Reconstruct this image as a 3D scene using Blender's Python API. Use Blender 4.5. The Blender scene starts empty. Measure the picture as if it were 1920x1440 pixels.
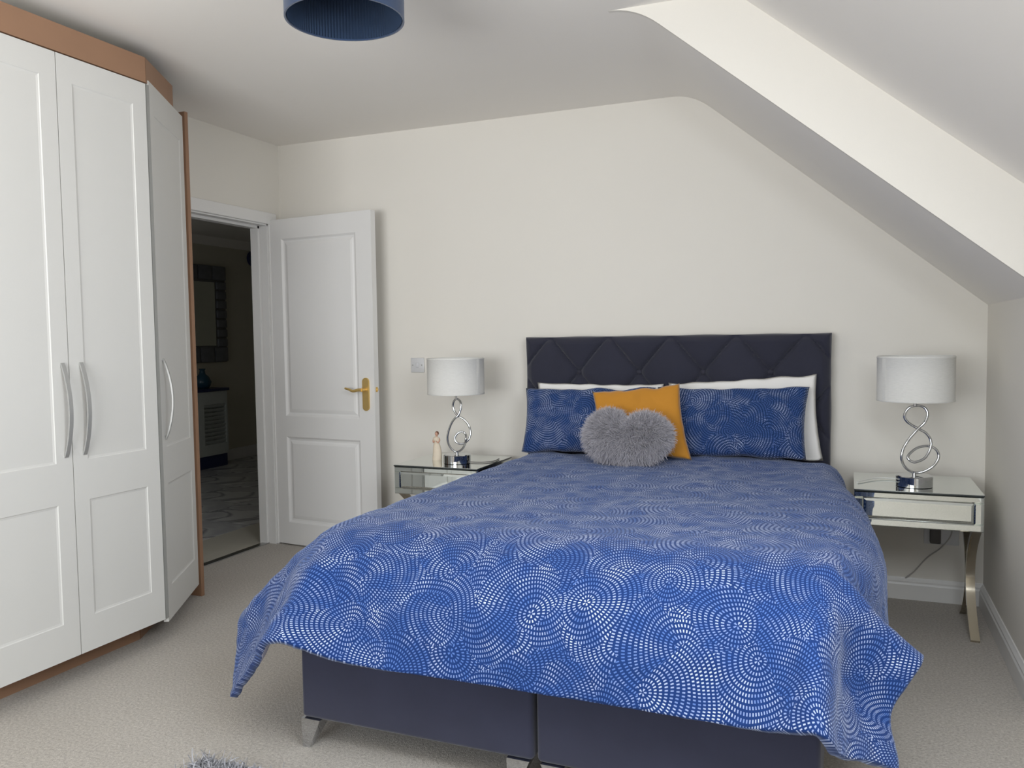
import bpy, bmesh, math, random
import numpy as np
from mathutils import Vector, Matrix, noise

S = bpy.context.scene
COL = S.collection
PI = math.pi
random.seed(7)
RNG = np.random.default_rng(7)

# ------------------------------------------------------------------ camera
cam = bpy.data.objects.new('camera', bpy.data.cameras.new('camera'))
COL.objects.link(cam)
yaw, pitch, roll = 0.3904, -0.0556, -0.0145
fwd = Vector((-math.sin(yaw) * math.cos(pitch), math.cos(yaw) * math.cos(pitch), math.sin(pitch)))
r0 = Vector((math.cos(yaw), math.sin(yaw), 0)); u0 = r0.cross(fwd)
rt = r0 * math.cos(roll) + u0 * math.sin(roll)
up = -r0 * math.sin(roll) + u0 * math.cos(roll)
cam.matrix_world = Matrix(((rt.x, up.x, -fwd.x, 0.5997), (rt.y, up.y, -fwd.y, -4.2365),
                           (rt.z, up.z, -fwd.z, 1.2527), (0, 0, 0, 1)))
cam.data.sensor_width = 36.0
cam.data.lens = 1543.43 / 1920 * 36
cam.data.clip_start = 0.02
S.camera = cam

# ------------------------------------------------------------------ light
S.view_settings.view_transform = 'Standard'
S.view_settings.look = 'None'
S.view_settings.gamma = 1.0
S.view_settings.exposure = 0.03
S.view_settings.use_curve_mapping = False

W = bpy.data.worlds.new('sky'); S.world = W; W.use_nodes = True
bg = W.node_tree.nodes['Background']
bg.inputs['Color'].default_value = (0.78, 0.88, 1.0, 1)
bg.inputs['Strength'].default_value = 1.2

def area_light(name, loc, aim, sx, sy, power, colour, spread=PI):
    d = bpy.data.lights.new(name, 'AREA'); d.shape = 'RECTANGLE'; d.size = sx; d.size_y = sy
    d.energy = power; d.color = colour; d.spread = spread
    o = bpy.data.objects.new(name, d); COL.objects.link(o); o.location = loc
    o.rotation_euler = (Vector(aim) - Vector(loc)).to_track_quat('-Z', 'Y').to_euler()
    return o

# daylight entering through the window behind the camera and the roof window, plus added fill lamps
area_light('daylight_window', (-.75, -5.56, 1.42), (-.75, 0.0, 1.42), 1.95, 1.28, 45, (0.88, 0.94, 1.0))
area_light('ceiling_fill_light', (-.75, -5.54, 1.2), (-1.3, -3.3, 2.46), 1.9, .9, 25, (1.0, 0.975, 0.94), 1.8)  # added upward fill, narrowed in spread, to brighten the ceiling
area_light('daylight_roof_window', (0.90, -3.06, 1.84), (-0.6, -2.8, 0.2), 0.8, 0.95, 34, (0.90, 0.955, 1.0))

area_light('hall_fill_light', (-4.15, -1.55, 1.45), (-4.15, 1.5, 1.0), 1.05, .95, 4, (0.95, 0.97, 1.0))  # added lamp that lifts the dark hall

# ------------------------------------------------------------------ materials
class NT:
    """small helper around a material's node tree"""
    def __init__(s, name):
        s.m = bpy.data.materials.new(name); s.m.use_nodes = True
        s.t = s.m.node_tree; s.b = s.t.nodes['Principled BSDF']
    def n(s, typ, **kw):
        nd = s.t.nodes.new(typ)
        for k, v in kw.items():
            setattr(nd, k, v)
        return nd
    def l(s, a, b): s.t.links.new(a, b)
    def math(s, op, a, b=None, c=None):
        nd = s.n('ShaderNodeMath', operation=op)
        for i, v in enumerate((a, b, c)):
            if v is None: continue
            if isinstance(v, (int, float)): nd.inputs[i].default_value = v
            else: s.l(v, nd.inputs[i])
        return nd.outputs[0]
    def vmath(s, op, a, b=None):
        nd = s.n('ShaderNodeVectorMath', operation=op)
        for i, v in enumerate((a, b)):
            if v is None: continue
            if isinstance(v, (tuple, list)): nd.inputs[i].default_value = v
            elif isinstance(v, (int, float)): nd.inputs[i].default_value = (v, v, v)
            else: s.l(v, nd.inputs[i])
        return nd.outputs[0]
    def mixc(s, f, a, b):
        nd = s.n('ShaderNodeMix', data_type='RGBA')
        if isinstance(f, (int, float)): nd.inputs[0].default_value = f
        else: s.l(f, nd.inputs[0])
        for i, v in ((6, a), (7, b)):
            if isinstance(v, tuple): nd.inputs[i].default_value = v if len(v) == 4 else v + (1,)
            else: s.l(v, nd.inputs[i])
        return nd.outputs[2]
    def mixf(s, f, a, b):
        nd = s.n('ShaderNodeMix', data_type='FLOAT')
        s.l(f, nd.inputs[0])
        for i, v in ((2, a), (3, b)):
            if isinstance(v, (int, float)): nd.inputs[i].default_value = v
            else: s.l(v, nd.inputs[i])
        return nd.outputs[0]
    def noise(s, scale, detail=2, coord='Object', rough=.5):
        tc = s.n('ShaderNodeTexCoord'); nz = s.n('ShaderNodeTexNoise')
        nz.inputs['Scale'].default_value = scale; nz.inputs['Detail'].default_value = detail
        nz.inputs['Roughness'].default_value = rough
        s.l(tc.outputs[coord], nz.inputs['Vector'])
        return nz
    def bump(s, h, strength, dist=.002):
        b = s.n('ShaderNodeBump'); b.inputs['Strength'].default_value = strength
        b.inputs['Distance'].default_value = dist
        s.l(h, b.inputs['Height']); s.l(b.outputs[0], s.b.inputs['Normal'])
        return b

def lin(r, g, b):
    f = lambda c: (c / 255 / 12.92) if c / 255 <= .04045 else ((c / 255 + .055) / 1.055) ** 2.4
    return (f(r), f(g), f(b))

def mat(name, rgb, rough=.5, metal=0, var=.06, scale=30, bump=0, bscale=200, sheen=0, coat=0, spec=.5, bdist=.002):
    """procedural material: slight noise variation of colour, optional noise relief"""
    k = NT(name)
    c = lin(*rgb)
    nz = k.noise(scale, 3)
    a = tuple(x * (1 - var) for x in c); b = tuple(min(1, x * (1 + var)) for x in c)
    k.l(k.mixc(nz.outputs[0], a, b), k.b.inputs['Base Color'])
    k.b.inputs['Roughness'].default_value = rough
    k.b.inputs['Metallic'].default_value = metal
    k.b.inputs['Specular IOR Level'].default_value = spec
    k.b.inputs['Sheen Weight'].default_value = sheen
    k.b.inputs['Coat Weight'].default_value = coat
    if bump:
        k.bump(k.noise(bscale, 3).outputs[0], bump, bdist)
    return k.m

def carpet_mat():
    k = NT('beige_carpet')
    n1 = k.noise(110, 3, rough=.75); n2 = k.noise(3.0, 3); n3 = k.noise(420, 2)
    r = k.n('ShaderNodeValToRGB')
    r.color_ramp.elements[0].position = .3; r.color_ramp.elements[0].color = lin(136, 129, 120) + (1,)
    r.color_ramp.elements[1].position = .7; r.color_ramp.elements[1].color = lin(226, 220, 211) + (1,)
    k.l(n1.outputs[0], r.inputs[0])
    c = k.mixc(n2.outputs[0], lin(178, 170, 161), lin(202, 194, 186))
    k.l(k.mixc(.55, c, r.outputs[0]), k.b.inputs['Base Color'])
    k.b.inputs['Roughness'].default_value = 1; k.b.inputs['Specular IOR Level'].default_value = .1
    k.b.inputs['Sheen Weight'].default_value = .15
    h = k.math('ADD', k.math('MULTIPLY', n1.outputs[0], .7), k.math('MULTIPLY', n3.outputs[0], .5))
    k.bump(h, .9, .008)
    return k.m

def dotted_mat(name, blue, pale, white, fine=1.0):
    """overlapping discs of dashed rings printed on blue cotton; UV in metres"""
    k = NT(name)
    tc = k.n('ShaderNodeTexCoord'); wob = k.n('ShaderNodeTexNoise')
    wob.inputs['Scale'].default_value = 5; wob.inputs['Detail'].default_value = 1
    uvw = k.vmath('MULTIPLY', tc.outputs['UV'], fine)
    k.l(uvw, wob.inputs['Vector'])
    w = k.vmath('MULTIPLY', k.vmath('SUBTRACT', wob.outputs['Color'], (.5, .5, .5)), (.05, .05, 0))
    p = k.vmath('ADD', uvw, w)
    cur = None
    for i, (cell, off, lim) in enumerate(((.17, (0, 0, 0), None), (.21, (3.3, 1.7, 0), .52), (.20, (7.1, 4.9, 0), .52), (.25, (1.9, 8.3, 0), .44), (.19, (5.7, 2.2, 0), .54), (.23, (9.4, 6.1, 0), .48), (.20, (2.6, 11.3, 0), .50))):
        q = k.vmath('ADD', k.vmath('MULTIPLY', p, 1 / cell), off)
        v = k.n('ShaderNodeTexVoronoi', voronoi_dimensions='2D', feature='F1')
        v.inputs['Scale'].default_value = 1; v.inputs['Randomness'].default_value = .85
        k.l(q, v.inputs['Vector'])
        d = k.vmath('MULTIPLY', k.vmath('SUBTRACT', q, v.outputs['Position']), cell)
        sp = k.n('ShaderNodeSeparateXYZ'); k.l(d, sp.inputs[0])
        sc = k.n('ShaderNodeSeparateColor'); k.l(v.outputs['Color'], sc.inputs[0])
        x, y, rnd = sp.outputs[0], sp.outputs[1], sc.outputs[0]
        if cur is None:
            cur = (x, y, rnd)
        else:
            rr = k.math('SQRT', k.math('ADD', k.math('MULTIPLY', x, x), k.math('MULTIPLY', y, y)))
            R = k.math('MULTIPLY', k.math('ADD', k.math('MULTIPLY', rnd, .5), .7), lim * cell)
            f = k.math('LESS_THAN', rr, R)
            cur = (k.mixf(f, cur[0], x), k.mixf(f, cur[1], y), k.mixf(f, cur[2], rnd))
    x, y, rnd = cur
    # ring centres sit off the disc centres, so discs read as fans of arcs
    amp = k.math('ADD', .03, k.math('MULTIPLY', k.math('FRACT', k.math('MULTIPLY', rnd, 17.3)), .085))
    x = k.math('ADD', x, k.math('MULTIPLY', k.math('SINE', k.math('MULTIPLY', rnd, 40.0)), amp))
    y = k.math('ADD', y, k.math('MULTIPLY', k.math('COSINE', k.math('MULTIPLY', rnd, 40.0)), amp))
    r = k.math('SQRT', k.math('ADD', k.math('MULTIPLY', x, x), k.math('MULTIPLY', y, y)))
    RING, DASH = .0128, .0074
    t = k.math('DIVIDE', r, RING)
    i = k.math('FLOOR', t); f = k.math('FRACT', t)
    N = k.math('ROUND', k.math('MULTIPLY', k.math('ADD', i, .5), 2 * PI * RING / DASH))
    a = k.math('ADD', k.math('DIVIDE', k.math('ARCTAN2', y, x), 2 * PI), .5)
    g = k.math('FRACT', k.math('ADD', k.math('MULTIPLY', a, N), k.math('MULTIPLY', i, .37)))
    def band(val, half, soft):
        mr = k.n('ShaderNodeMapRange', interpolation_type='SMOOTHSTEP')
        k.l(k.math('ABSOLUTE', k.math('SUBTRACT', val, .5)), mr.inputs[0])
        mr.inputs[1].default_value = half - soft; mr.inputs[2].default_value = half + soft
        mr.inputs[3].default_value = 1; mr.inputs[4].default_value = 0
        return mr.outputs[0]
    m = k.math('MULTIPLY', band(f, .27, .06), band(g, .21, .07))
    nz = k.n('ShaderNodeTexNoise'); nz.inputs['Scale'].default_value = 15; nz.inputs['Detail'].default_value = 2
    k.l(tc.outputs['UV'], nz.inputs['Vector'])
    tone = k.n('ShaderNodeMapRange'); k.l(k.math('ADD', k.math('MULTIPLY', nz.outputs[0], .84), k.math('MULTIPLY', rnd, .16)), tone.inputs[0])
    tone.inputs[1].default_value = .42; tone.inputs[2].default_value = .70
    dash = k.mixc(tone.outputs[0], lin(*pale), lin(*white))
    k.l(k.mixc(m, lin(*blue), dash), k.b.inputs['Base Color'])
    k.b.inputs['Roughness'].default_value = .85; k.b.inputs['Specular IOR Level'].default_value = .25
    k.b.inputs['Sheen Weight'].default_value = .22; k.b.inputs['Sheen Roughness'].default_value = .45
    k.b.inputs['Sheen Tint'].default_value = (.75, .82, 1, 1)
    k.bump(k.noise(14, 4).outputs[0], .25, .01)
    return k.m

def marble_mat():
    k = NT('grey_marble_tile')
    tc = k.n('ShaderNodeTexCoord')
    nz = k.n('ShaderNodeTexNoise'); nz.inputs['Scale'].default_value = 1.1; nz.inputs['Detail'].default_value = 5
    nz.inputs['Distortion'].default_value = 1.6; k.l(tc.outputs['Object'], nz.inputs['Vector'])
    r = k.n('ShaderNodeValToRGB'); e = r.color_ramp.elements
    e[0].position = .40; e[0].color = lin(176, 176, 178) + (1,)
    e[1].position = .60; e[1].color = lin(206, 206, 206) + (1,)
    for pos, c in ((.47, (196, 196, 196)), (.5, (140, 140, 143)), (.53, (200, 200, 200))):
        x = e.new(pos); x.color = lin(*c) + (1,)
    k.l(nz.outputs[0], r.inputs[0]); k.l(r.outputs[0], k.b.inputs['Base Color'])
    k.b.inputs['Roughness'].default_value = .25
    return k.m

def glass_mat():
    k = NT('window_glass'); t = k.t
    tr = k.n('ShaderNodeBsdfTransparent'); gl = k.n('ShaderNodeBsdfGlossy'); gl.inputs['Roughness'].default_value = .02
    fr = k.n('ShaderNodeFresnel'); mx = k.n('ShaderNodeMixShader')
    k.l(fr.outputs[0], mx.inputs[0]); k.l(tr.outputs[0], mx.inputs[1]); k.l(gl.outputs[0], mx.inputs[2])
    k.l(mx.outputs[0], t.nodes['Material Output'].inputs['Surface'])
    return k.m

def linen_mat(name, rgb):
    k = NT(name)
    tc = k.n('ShaderNodeTexCoord'); mp = k.n('ShaderNodeMapping'); mp.inputs['Scale'].default_value = (60, 60, 900)
    k.l(tc.outputs['Object'], mp.inputs[0]); nz = k.n('ShaderNodeTexNoise'); nz.inputs['Scale'].default_value = 1
    nz.inputs['Detail'].default_value = 3; k.l(mp.outputs[0], nz.inputs['Vector'])
    c = lin(*rgb)
    k.l(k.mixc(nz.outputs[0], tuple(x * .86 for x in c), tuple(min(1, x * 1.1) for x in c)), k.b.inputs['Base Color'])
    k.b.inputs['Roughness'].default_value = .9; k.b.inputs['Specular IOR Level'].default_value = .15
    k.bump(nz.outputs[0], .3, .002)
    return k.m

WALL = mat('white_wall_paint', (232, 228, 220), .85, var=.012, scale=2, bump=.08, bscale=350, spec=.2)
CEIL = mat('white_ceiling_paint', (246, 242, 236), .9, var=.01, scale=2, bump=.08, bscale=300, spec=.15)
GLOSS = mat('white_gloss_paint', (232, 231, 229), .35, var=.01, scale=4)
CARPET = carpet_mat()
DOORW = mat('white_wardrobe_foil', (220, 219, 215), .42, var=.012, scale=6, bump=.06, bscale=120)
BEECH = mat('brown_beech_board', (156, 120, 94), .55, var=.08, scale=7)
NICKEL = mat('satin_nickel', (178, 178, 176), .32, 1, var=.03)
CHROME = mat('polished_chrome', (205, 207, 210), .05, 1, var=.01)
STEEL = mat('polished_bronze_steel', (196, 188, 172), .12, 1, var=.02)
HANDLE = mat('brushed_handle_metal', (186, 186, 184), .55, .6, var=.03)
BRASS = mat('satin_brass', (230, 198, 128), .45, .8, var=.05)
MIRROR = mat('mirror_glass', (228, 233, 230), .02, 1, var=.005)
SILVER = mat('silver_frame', (150, 150, 146), .25, 1, var=.05)
DARKEDGE = mat('dark_mirror_edge', (70, 74, 74), .3, .3, var=.05)
VELVET = mat('dark_navy_velvet', (42, 43, 58), .8, var=.16, scale=9, sheen=.35, bump=.15, bscale=25, spec=.3, bdist=.006)
BASEV = mat('slate_blue_velvet', (50, 52, 72), .8, var=.22, scale=5, sheen=.3, bump=.12, bscale=18, spec=.3, bdist=.006)
BUTTON = mat('navy_velvet_button', (38, 38, 54), .75, sheen=.3)
WHITEC = mat('white_cotton', (238, 236, 233), .9, var=.015, scale=20, bump=.2, bscale=16, bdist=.01, spec=.2)
MUSTARD = mat('mustard_velvet', (190, 128, 26), .75, var=.10, scale=12, sheen=.3, bump=.12, bscale=30, bdist=.005)
FURB = mat('grey_plush_backing', (150, 147, 152), 1, var=.1)
FUR = mat('grey_plush_fur', (188, 185, 192), .8, var=.2, scale=60, sheen=.2)
RUGB = mat('grey_rug_backing', (120, 119, 122), 1, var=.1)
SHAG = mat('silver_grey_shag', (168, 168, 174), .6, var=.30, scale=45, sheen=.2)
SHADE = linen_mat('pale_grey_linen', (224, 223, 219))
SHADEIN = mat('white_shade_lining', (235, 234, 230), .9)
NAVY = mat('navy_pleated_fabric', (32, 54, 86), .8, var=.2, scale=26, sheen=.25)
NAVYIN = mat('navy_shade_lining', (26, 46, 72), .85, var=.2, scale=26)
DUVET = dotted_mat('blue_dotted_cotton', (17, 50, 108), (84, 116, 182), (198, 208, 234))
PILLOWM = dotted_mat('blue_dotted_pillow_cotton', (20, 48, 94), (76, 104, 164), (190, 202, 232), 1.22)
LILAC = mat('pale_lilac_reverse', (206, 206, 226), .9, var=.08, scale=60)
MARBLE = marble_mat()
GROUT = mat('dark_tile_grout', (96, 95, 92), .9)
HALLW = mat('hall_wall_paint', (204, 200, 184), .85, var=.02, scale=2)
HALLC = mat('hall_grey_carpet', (172, 168, 156), 1, var=.08, scale=120, bump=.5, bscale=300)
COVERW = mat('radiator_cover_paint', (206, 212, 208), .5)
COVERN = mat('navy_cabinet_paint', (40, 52, 96), .4)
DARKM = mat('dark_mosaic_block', (112, 114, 120), .35, var=.3, scale=20)
DARKF = mat('dark_mirror_backing', (120, 120, 118), .6)
TEAL = mat('dark_teal_glaze', (44, 82, 104), .25, var=.2, scale=20)
PLASTIC = mat('grey_white_plastic', (212, 212, 213), .35, var=.01)
DARKP = mat('dark_grey_plastic', (92, 88, 86), .5)
CABLEW = mat('white_cable', (226, 226, 222), .5)
CABLEP = mat('pale_grey_cable', (176, 172, 168), .5)
CABLEG = mat('grey_cable', (120, 116, 112), .5)
CREAM = mat('cream_carved_resin', (224, 210, 190), .7, var=.06, scale=60)
SKIN = mat('peach_resin', (206, 160, 138), .7)
HAIRB = mat('brown_resin_hair', (120, 80, 62), .7)
GLASS = glass_mat()
BULB = mat('frosted_bulb', (240, 238, 230), .4)
GAP = mat('grey_filler_board', (150, 150, 146), .7)  # plain grey filler between the wardrobe doors

# ------------------------------------------------------------------ mesh helpers
def link(name, me, m=None, parent=None, smooth=None):
    o = bpy.data.objects.new(name, me); COL.objects.link(o)
    if m is not None:
        for x in (m if isinstance(m, (list, tuple)) else [m]): me.materials.append(x)
    if parent is not None: o.parent = parent
    if smooth is not None:
        me.polygons.foreach_set('use_smooth', [True] * len(me.polygons))
        if smooth < 180:
            try: me.set_sharp_from_angle(angle=math.radians(smooth))
            except Exception: pass
    return o

def obj(name, bm, m=None, parent=None, smooth=None):
    bmesh.ops.recalc_face_normals(bm, faces=bm.faces)
    me = bpy.data.meshes.new(name); bm.to_mesh(me); bm.free()
    return link(name, me, m, parent, smooth)

def tag(o, label=None, cat=None, group=None, kind=None):
    if label: o['label'] = label
    if cat: o['category'] = cat
    if group: o['group'] = group
    if kind: o['kind'] = kind
    return o

def thing(name, label, cat, loc=(0, 0, 0), rz=0, group=None):
    o = bpy.data.objects.new(name, None); COL.objects.link(o); o.empty_display_size = .1
    o.location = loc; o.rotation_euler = (0, 0, rz)
    return tag(o, label, cat, group)

def B():
    return bmesh.new()

def box(bm, x0, x1, y0, y1, z0, z1, bev=0, seg=2, mtx=None):
    r = bmesh.ops.create_cube(bm, size=1)
    vs = r['verts']
    for v in vs:
        v.co = Vector(((x0 + x1) / 2 + v.co.x * abs(x1 - x0), (y0 + y1) / 2 + v.co.y * abs(y1 - y0), (z0 + z1) / 2 + v.co.z * abs(z1 - z0)))
    if bev:
        es = list({e for v in vs for e in v.link_edges})
        rr = bmesh.ops.bevel(bm, geom=es, offset=bev, segments=seg, affect='EDGES', profile=.5)
        vs = list({v for f in rr['faces'] for v in f.verts} | {v for v in vs if v.is_valid})
    if mtx is not None:
        for v in vs: v.co = mtx @ v.co
    return vs

def bx(name, dims, m, parent=None, bev=0, seg=2, mtx=None, smooth=None):
    bm = B(); box(bm, *dims, bev=bev, seg=seg, mtx=mtx)
    return obj(name, bm, m, parent, smooth if smooth is not None else (30 if bev else None))

def prism(bm, poly, axis, a, b):
    """extrude a 2D polygon along axis ('x','y','z') from a to b"""
    def P(p, t):
        return {'x': (t, p[0], p[1]), 'y': (p[0], t, p[1]), 'z': (p[0], p[1], t)}[axis]
    A = [bm.verts.new(P(p, a)) for p in poly]; Bv = [bm.verts.new(P(p, b)) for p in poly]
    bm.faces.new(A); bm.faces.new(Bv[::-1])
    n = len(poly)
    for i in range(n):
        bm.faces.new((A[i], A[(i + 1) % n], Bv[(i + 1) % n], Bv[i]))

def tube(bm, pts, r, sides=10, closed=False, flat=None):
    """sweep a circle (or flat=(w,t) rectangle) along points"""
    P = [Vector(p) for p in pts]; n = len(P); rings = []
    nrm = None
    for i in range(n):
        if closed: t = (P[(i + 1) % n] - P[i - 1]).normalized()
        else: t = (P[min(i + 1, n - 1)] - P[max(i - 1, 0)]).normalized()
        if nrm is None:
            nrm = t.orthogonal().normalized() if flat is None else flat[2]
        if flat is None:
            nrm = (nrm - t * nrm.dot(t)).normalized(); bn = t.cross(nrm)
            rr = r[i] if isinstance(r, (list, tuple)) else r
            rings.append([bm.verts.new(P[i] + rr * (math.cos(2 * PI * k / sides) * nrm + math.sin(2 * PI * k / sides) * bn)) for k in range(sides)])
        else:
            w, th, ax = flat; bn = t.cross(ax).normalized()
            rings.append([bm.verts.new(P[i] + ax * (sx * w / 2) + bn * (sy * th / 2)) for sx, sy in ((-1, -1), (1, -1), (1, 1), (-1, 1))])
    m = len(rings[0])
    for i in range(n if closed else n - 1):
        a, b = rings[i], rings[(i + 1) % n]
        for k in range(m):
            bm.faces.new((a[k], a[(k + 1) % m], b[(k + 1) % m], b[k]))
    if not closed:
        bm.faces.new(rings[0][::-1]); bm.faces.new(rings[-1])

def lathe(bm, prof, n=40, cx=0, cy=0, cap=True):
    rings = []
    for r, z in prof:
        rings.append([bm.verts.new((cx + r * math.cos(2 * PI * k / n), cy + r * math.sin(2 * PI * k / n), z)) for k in range(n)])
    for a, b in zip(rings, rings[1:]):
        for k in range(n):
            bm.faces.new((a[k], a[(k + 1) % n], b[(k + 1) % n], b[k]))
    if cap:
        bm.faces.new(rings[0][::-1]); bm.faces.new(rings[-1])

def smooth_path(pts, closed=True, per=8):
    """Catmull-Rom"""
    P = [Vector(p) for p in pts]; n = len(P); out = []
    rng = range(n) if closed else range(n - 1)
    for i in rng:
        p0 = P[(i - 1) % n] if closed or i > 0 else P[0]; p1 = P[i]; p2 = P[(i + 1) % n]
        p3 = P[(i + 2) % n] if closed or i + 2 < n else P[-1]
        for k in range(per):
            t = k / per
            out.append(.5 * ((2 * p1) + (p2 - p0) * t + (2 * p0 - 5 * p1 + 4 * p2 - p3) * t * t + (3 * p1 - p0 - 3 * p2 + p3) * t ** 3))
    if not closed: out.append(P[-1])
    return out

def grid_mesh(name, P, uv=None, wrap=False):
    """P: (ny,nx,3) array -> mesh with UVs"""
    ny, nx, _ = P.shape
    V = P.reshape(-1, 3)
    j, i = np.meshgrid(np.arange(ny - 1), np.arange(nx - 1), indexing='ij')
    a = (j * nx + i).ravel()
    F = np.stack([a + nx, a + nx + 1, a + 1, a], 1)
    me = bpy.data.meshes.new(name); me.from_pydata(V.tolist(), [], F.tolist())
    if uv is not None:
        ul = me.uv_layers.new(name='metres'); u = uv.reshape(-1, 2)
        ul.data.foreach_set('uv', u[F.ravel()].astype(np.float32).ravel())
    return me

def strands(name, roots, dirs, length, width, droop, m, parent, segs=3, curl=0.0, tipw=.25, twirl=0.0):
    """ribbon strands: real geometry, one object"""
    n = len(roots)
    L = length * (.7 + .6 * RNG.random(n)); az = RNG.normal(size=(n, 3))
    side = np.cross(dirs, az); side /= np.linalg.norm(side, axis=1)[:, None] + 1e-9
    bend = RNG.normal(size=(n, 3)) * curl
    ta, tb = RNG.normal(size=(n, 3)), RNG.normal(size=(n, 3)); ph = RNG.random(n) * 6.28
    rows = []
    for s in range(segs + 1):
        t = s / segs
        c = roots + dirs * (L * t)[:, None] + bend * (L * t * t)[:, None]
        c[:, 2] -= droop * L * t * t
        if twirl: c += twirl * t * (ta * np.sin(ph + 6 * t)[:, None] + tb * np.cos(ph + 6 * t)[:, None])
        w = width * (1 - (1 - tipw) * t ** 2)
        rows.append((c - side * w / 2, c + side * w / 2))
    V = np.stack([p for r in rows for p in r], 1).reshape(-1, 3)
    k = (segs + 1) * 2; base = np.arange(n)[:, None] * k
    F = np.concatenate([base + np.array([2 * s, 2 * s + 1, 2 * s + 3, 2 * s + 2]) for s in range(segs)], 1).reshape(-1, 4)
    me = bpy.data.meshes.new(name)
    me.vertices.add(len(V)); me.vertices.foreach_set('co', V.astype(np.float32).ravel())
    me.loops.add(F.size); me.loops.foreach_set('vertex_index', F.ravel().astype(np.int32))
    me.polygons.add(len(F)); me.polygons.foreach_set('loop_start', np.arange(0, F.size, 4, dtype=np.int32))
    me.polygons.foreach_set('use_smooth', np.ones(len(F), dtype=bool))
    me.update(calc_edges=True)
    return link(name, me, m, parent)

def panel_leaf(w, h, t, panels, prof):
    """door leaf in local x (0..w), z (0..h), front at y=0, back at y=t; panels are (x0,x1,z0,z1);
    prof is a list of (inset, depth)"""
    bm = B()
    xs = sorted({0, w} | {p[0] for p in panels} | {p[1] for p in panels})
    zs = sorted({0, h} | {p[2] for p in panels} | {p[3] for p in panels})
    vt = {}
    def V(x, y, z):
        key = (round(x, 5), round(y, 5), round(z, 5))
        if key not in vt: vt[key] = bm.verts.new((x, y, z))
        return vt[key]
    for a, b in zip(xs, xs[1:]):
        for c, d in zip(zs, zs[1:]):
            if any(p[0] - 1e-6 <= a and b <= p[1] + 1e-6 and p[2] - 1e-6 <= c and d <= p[3] + 1e-6 for p in panels): continue
            bm.faces.new((V(a, 0, c), V(b, 0, c), V(b, 0, d), V(a, 0, d)))
    for x0, x1, z0, z1 in panels:
        loops = []
        for ins, dep in [(0, 0)] + prof:
            loops.append([V(x0 + ins, dep, z0 + ins), V(x1 - ins, dep, z0 + ins), V(x1 - ins, dep, z1 - ins), V(x0 + ins, dep, z1 - ins)])
        for A, C in zip(loops, loops[1:]):
            for k in range(4): bm.faces.new((A[k], A[(k + 1) % 4], C[(k + 1) % 4], C[k]))
        bm.faces.new(loops[-1])
    # back and edges
    bk = [bm.verts.new(p) for p in ((0, t, 0), (w, t, 0), (w, t, h), (0, t, h))]
    bm.faces.new(bk[::-1])
    rim = [V(x, 0, 0) for x in xs] ; bm.faces.new(rim[::-1] + [bk[0], bk[1]])
    rim = [V(w, 0, z) for z in zs]; bm.faces.new(rim[::-1] + [bk[1], bk[2]])
    rim = [V(x, 0, h) for x in xs[::-1]]; bm.faces.new(rim[::-1] + [bk[2], bk[3]])
    rim = [V(0, 0, z) for z in zs[::-1]]; bm.faces.new(rim[::-1] + [bk[3], bk[0]])
    return bm

def cushion(name, BL, BR, TR, TL, thick, m, parent=None, res=36, pinch=.05, back=.5, wr=.006, seed=0, power=.42):
    """soft pillow spanned by four seam corners; bulges by thick in front and back*thick behind"""
    BL, BR, TR, TL = map(np.array, (BL, BR, TR, TL))
    n = np.cross(BR - BL, TL - BL).astype(float); n /= np.linalg.norm(n)
    if n[1] > 0: n = -n
    u = np.linspace(-1, 1, res); U, Vv = np.meshgrid(u, u)
    w = np.linalg.norm(BR - BL); h = np.linalg.norm(TL - BL)
    # seam curves inwards between the corners
    uu = U * (1 - pinch * (1 - Vv ** 2) * np.abs(U) ** 3); vv = Vv * (1 - pinch * (1 - U ** 2) * np.abs(Vv) ** 3)
    s = (uu[..., None] + 1) / 2; t = (vv[..., None] + 1) / 2
    base = (BL * (1 - s) + BR * s) * (1 - t) + (TL * (1 - s) + TR * s) * t
    prof = (np.clip(1 - U ** 2, 0, 1) * np.clip(1 - Vv ** 2, 0, 1)) ** power
    wrk = np.array([[noise.noise(Vector((a * w * 6 + seed, b * h * 6, seed))) + .5 * noise.noise(Vector((a * w * 15, b * h * 15 + seed, 3))) for a in u] for b in u])
    edge = np.array([[noise.noise(Vector((a * 3 + seed * 2, b * 3, seed + 9))) for a in u] for b in u])
    sag = base + np.stack([0 * edge, 0 * edge, edge * .012], -1)
    F = sag + n * ((prof * thick + wrk * wr * np.minimum(1, prof * 3))[..., None])
    K = sag - n * ((prof * thick * back)[..., None])
    uvF = np.stack([U * w / 2 + seed * 1.37, Vv * h / 2 + seed * .71], -1)
    me = bpy.data.meshes.new(name)
    V = np.concatenate([F.reshape(-1, 3), K.reshape(-1, 3)]); N = res * res
    j, i = np.meshgrid(np.arange(res - 1), np.arange(res - 1), indexing='ij'); a = (j * res + i).ravel()
    f1 = np.stack([a, a + 1, a + res + 1, a + res], 1); f2 = f1[:, ::-1] + N
    me.from_pydata(V.tolist(), [], np.concatenate([f1, f2]).tolist())
    ul = me.uv_layers.new(name='metres'); uvs = np.concatenate([uvF.reshape(-1, 2)] * 2)
    ul.data.foreach_set('uv', uvs[np.concatenate([f1, f2]).ravel()].astype(np.float32).ravel())
    bm = B(); bm.from_mesh(me); bmesh.ops.remove_doubles(bm, verts=bm.verts, dist=.0004)
    bmesh.ops.recalc_face_normals(bm, faces=bm.faces); bm.to_mesh(me); bm.free()
    return link(name, me, m, parent, smooth=180)
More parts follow.
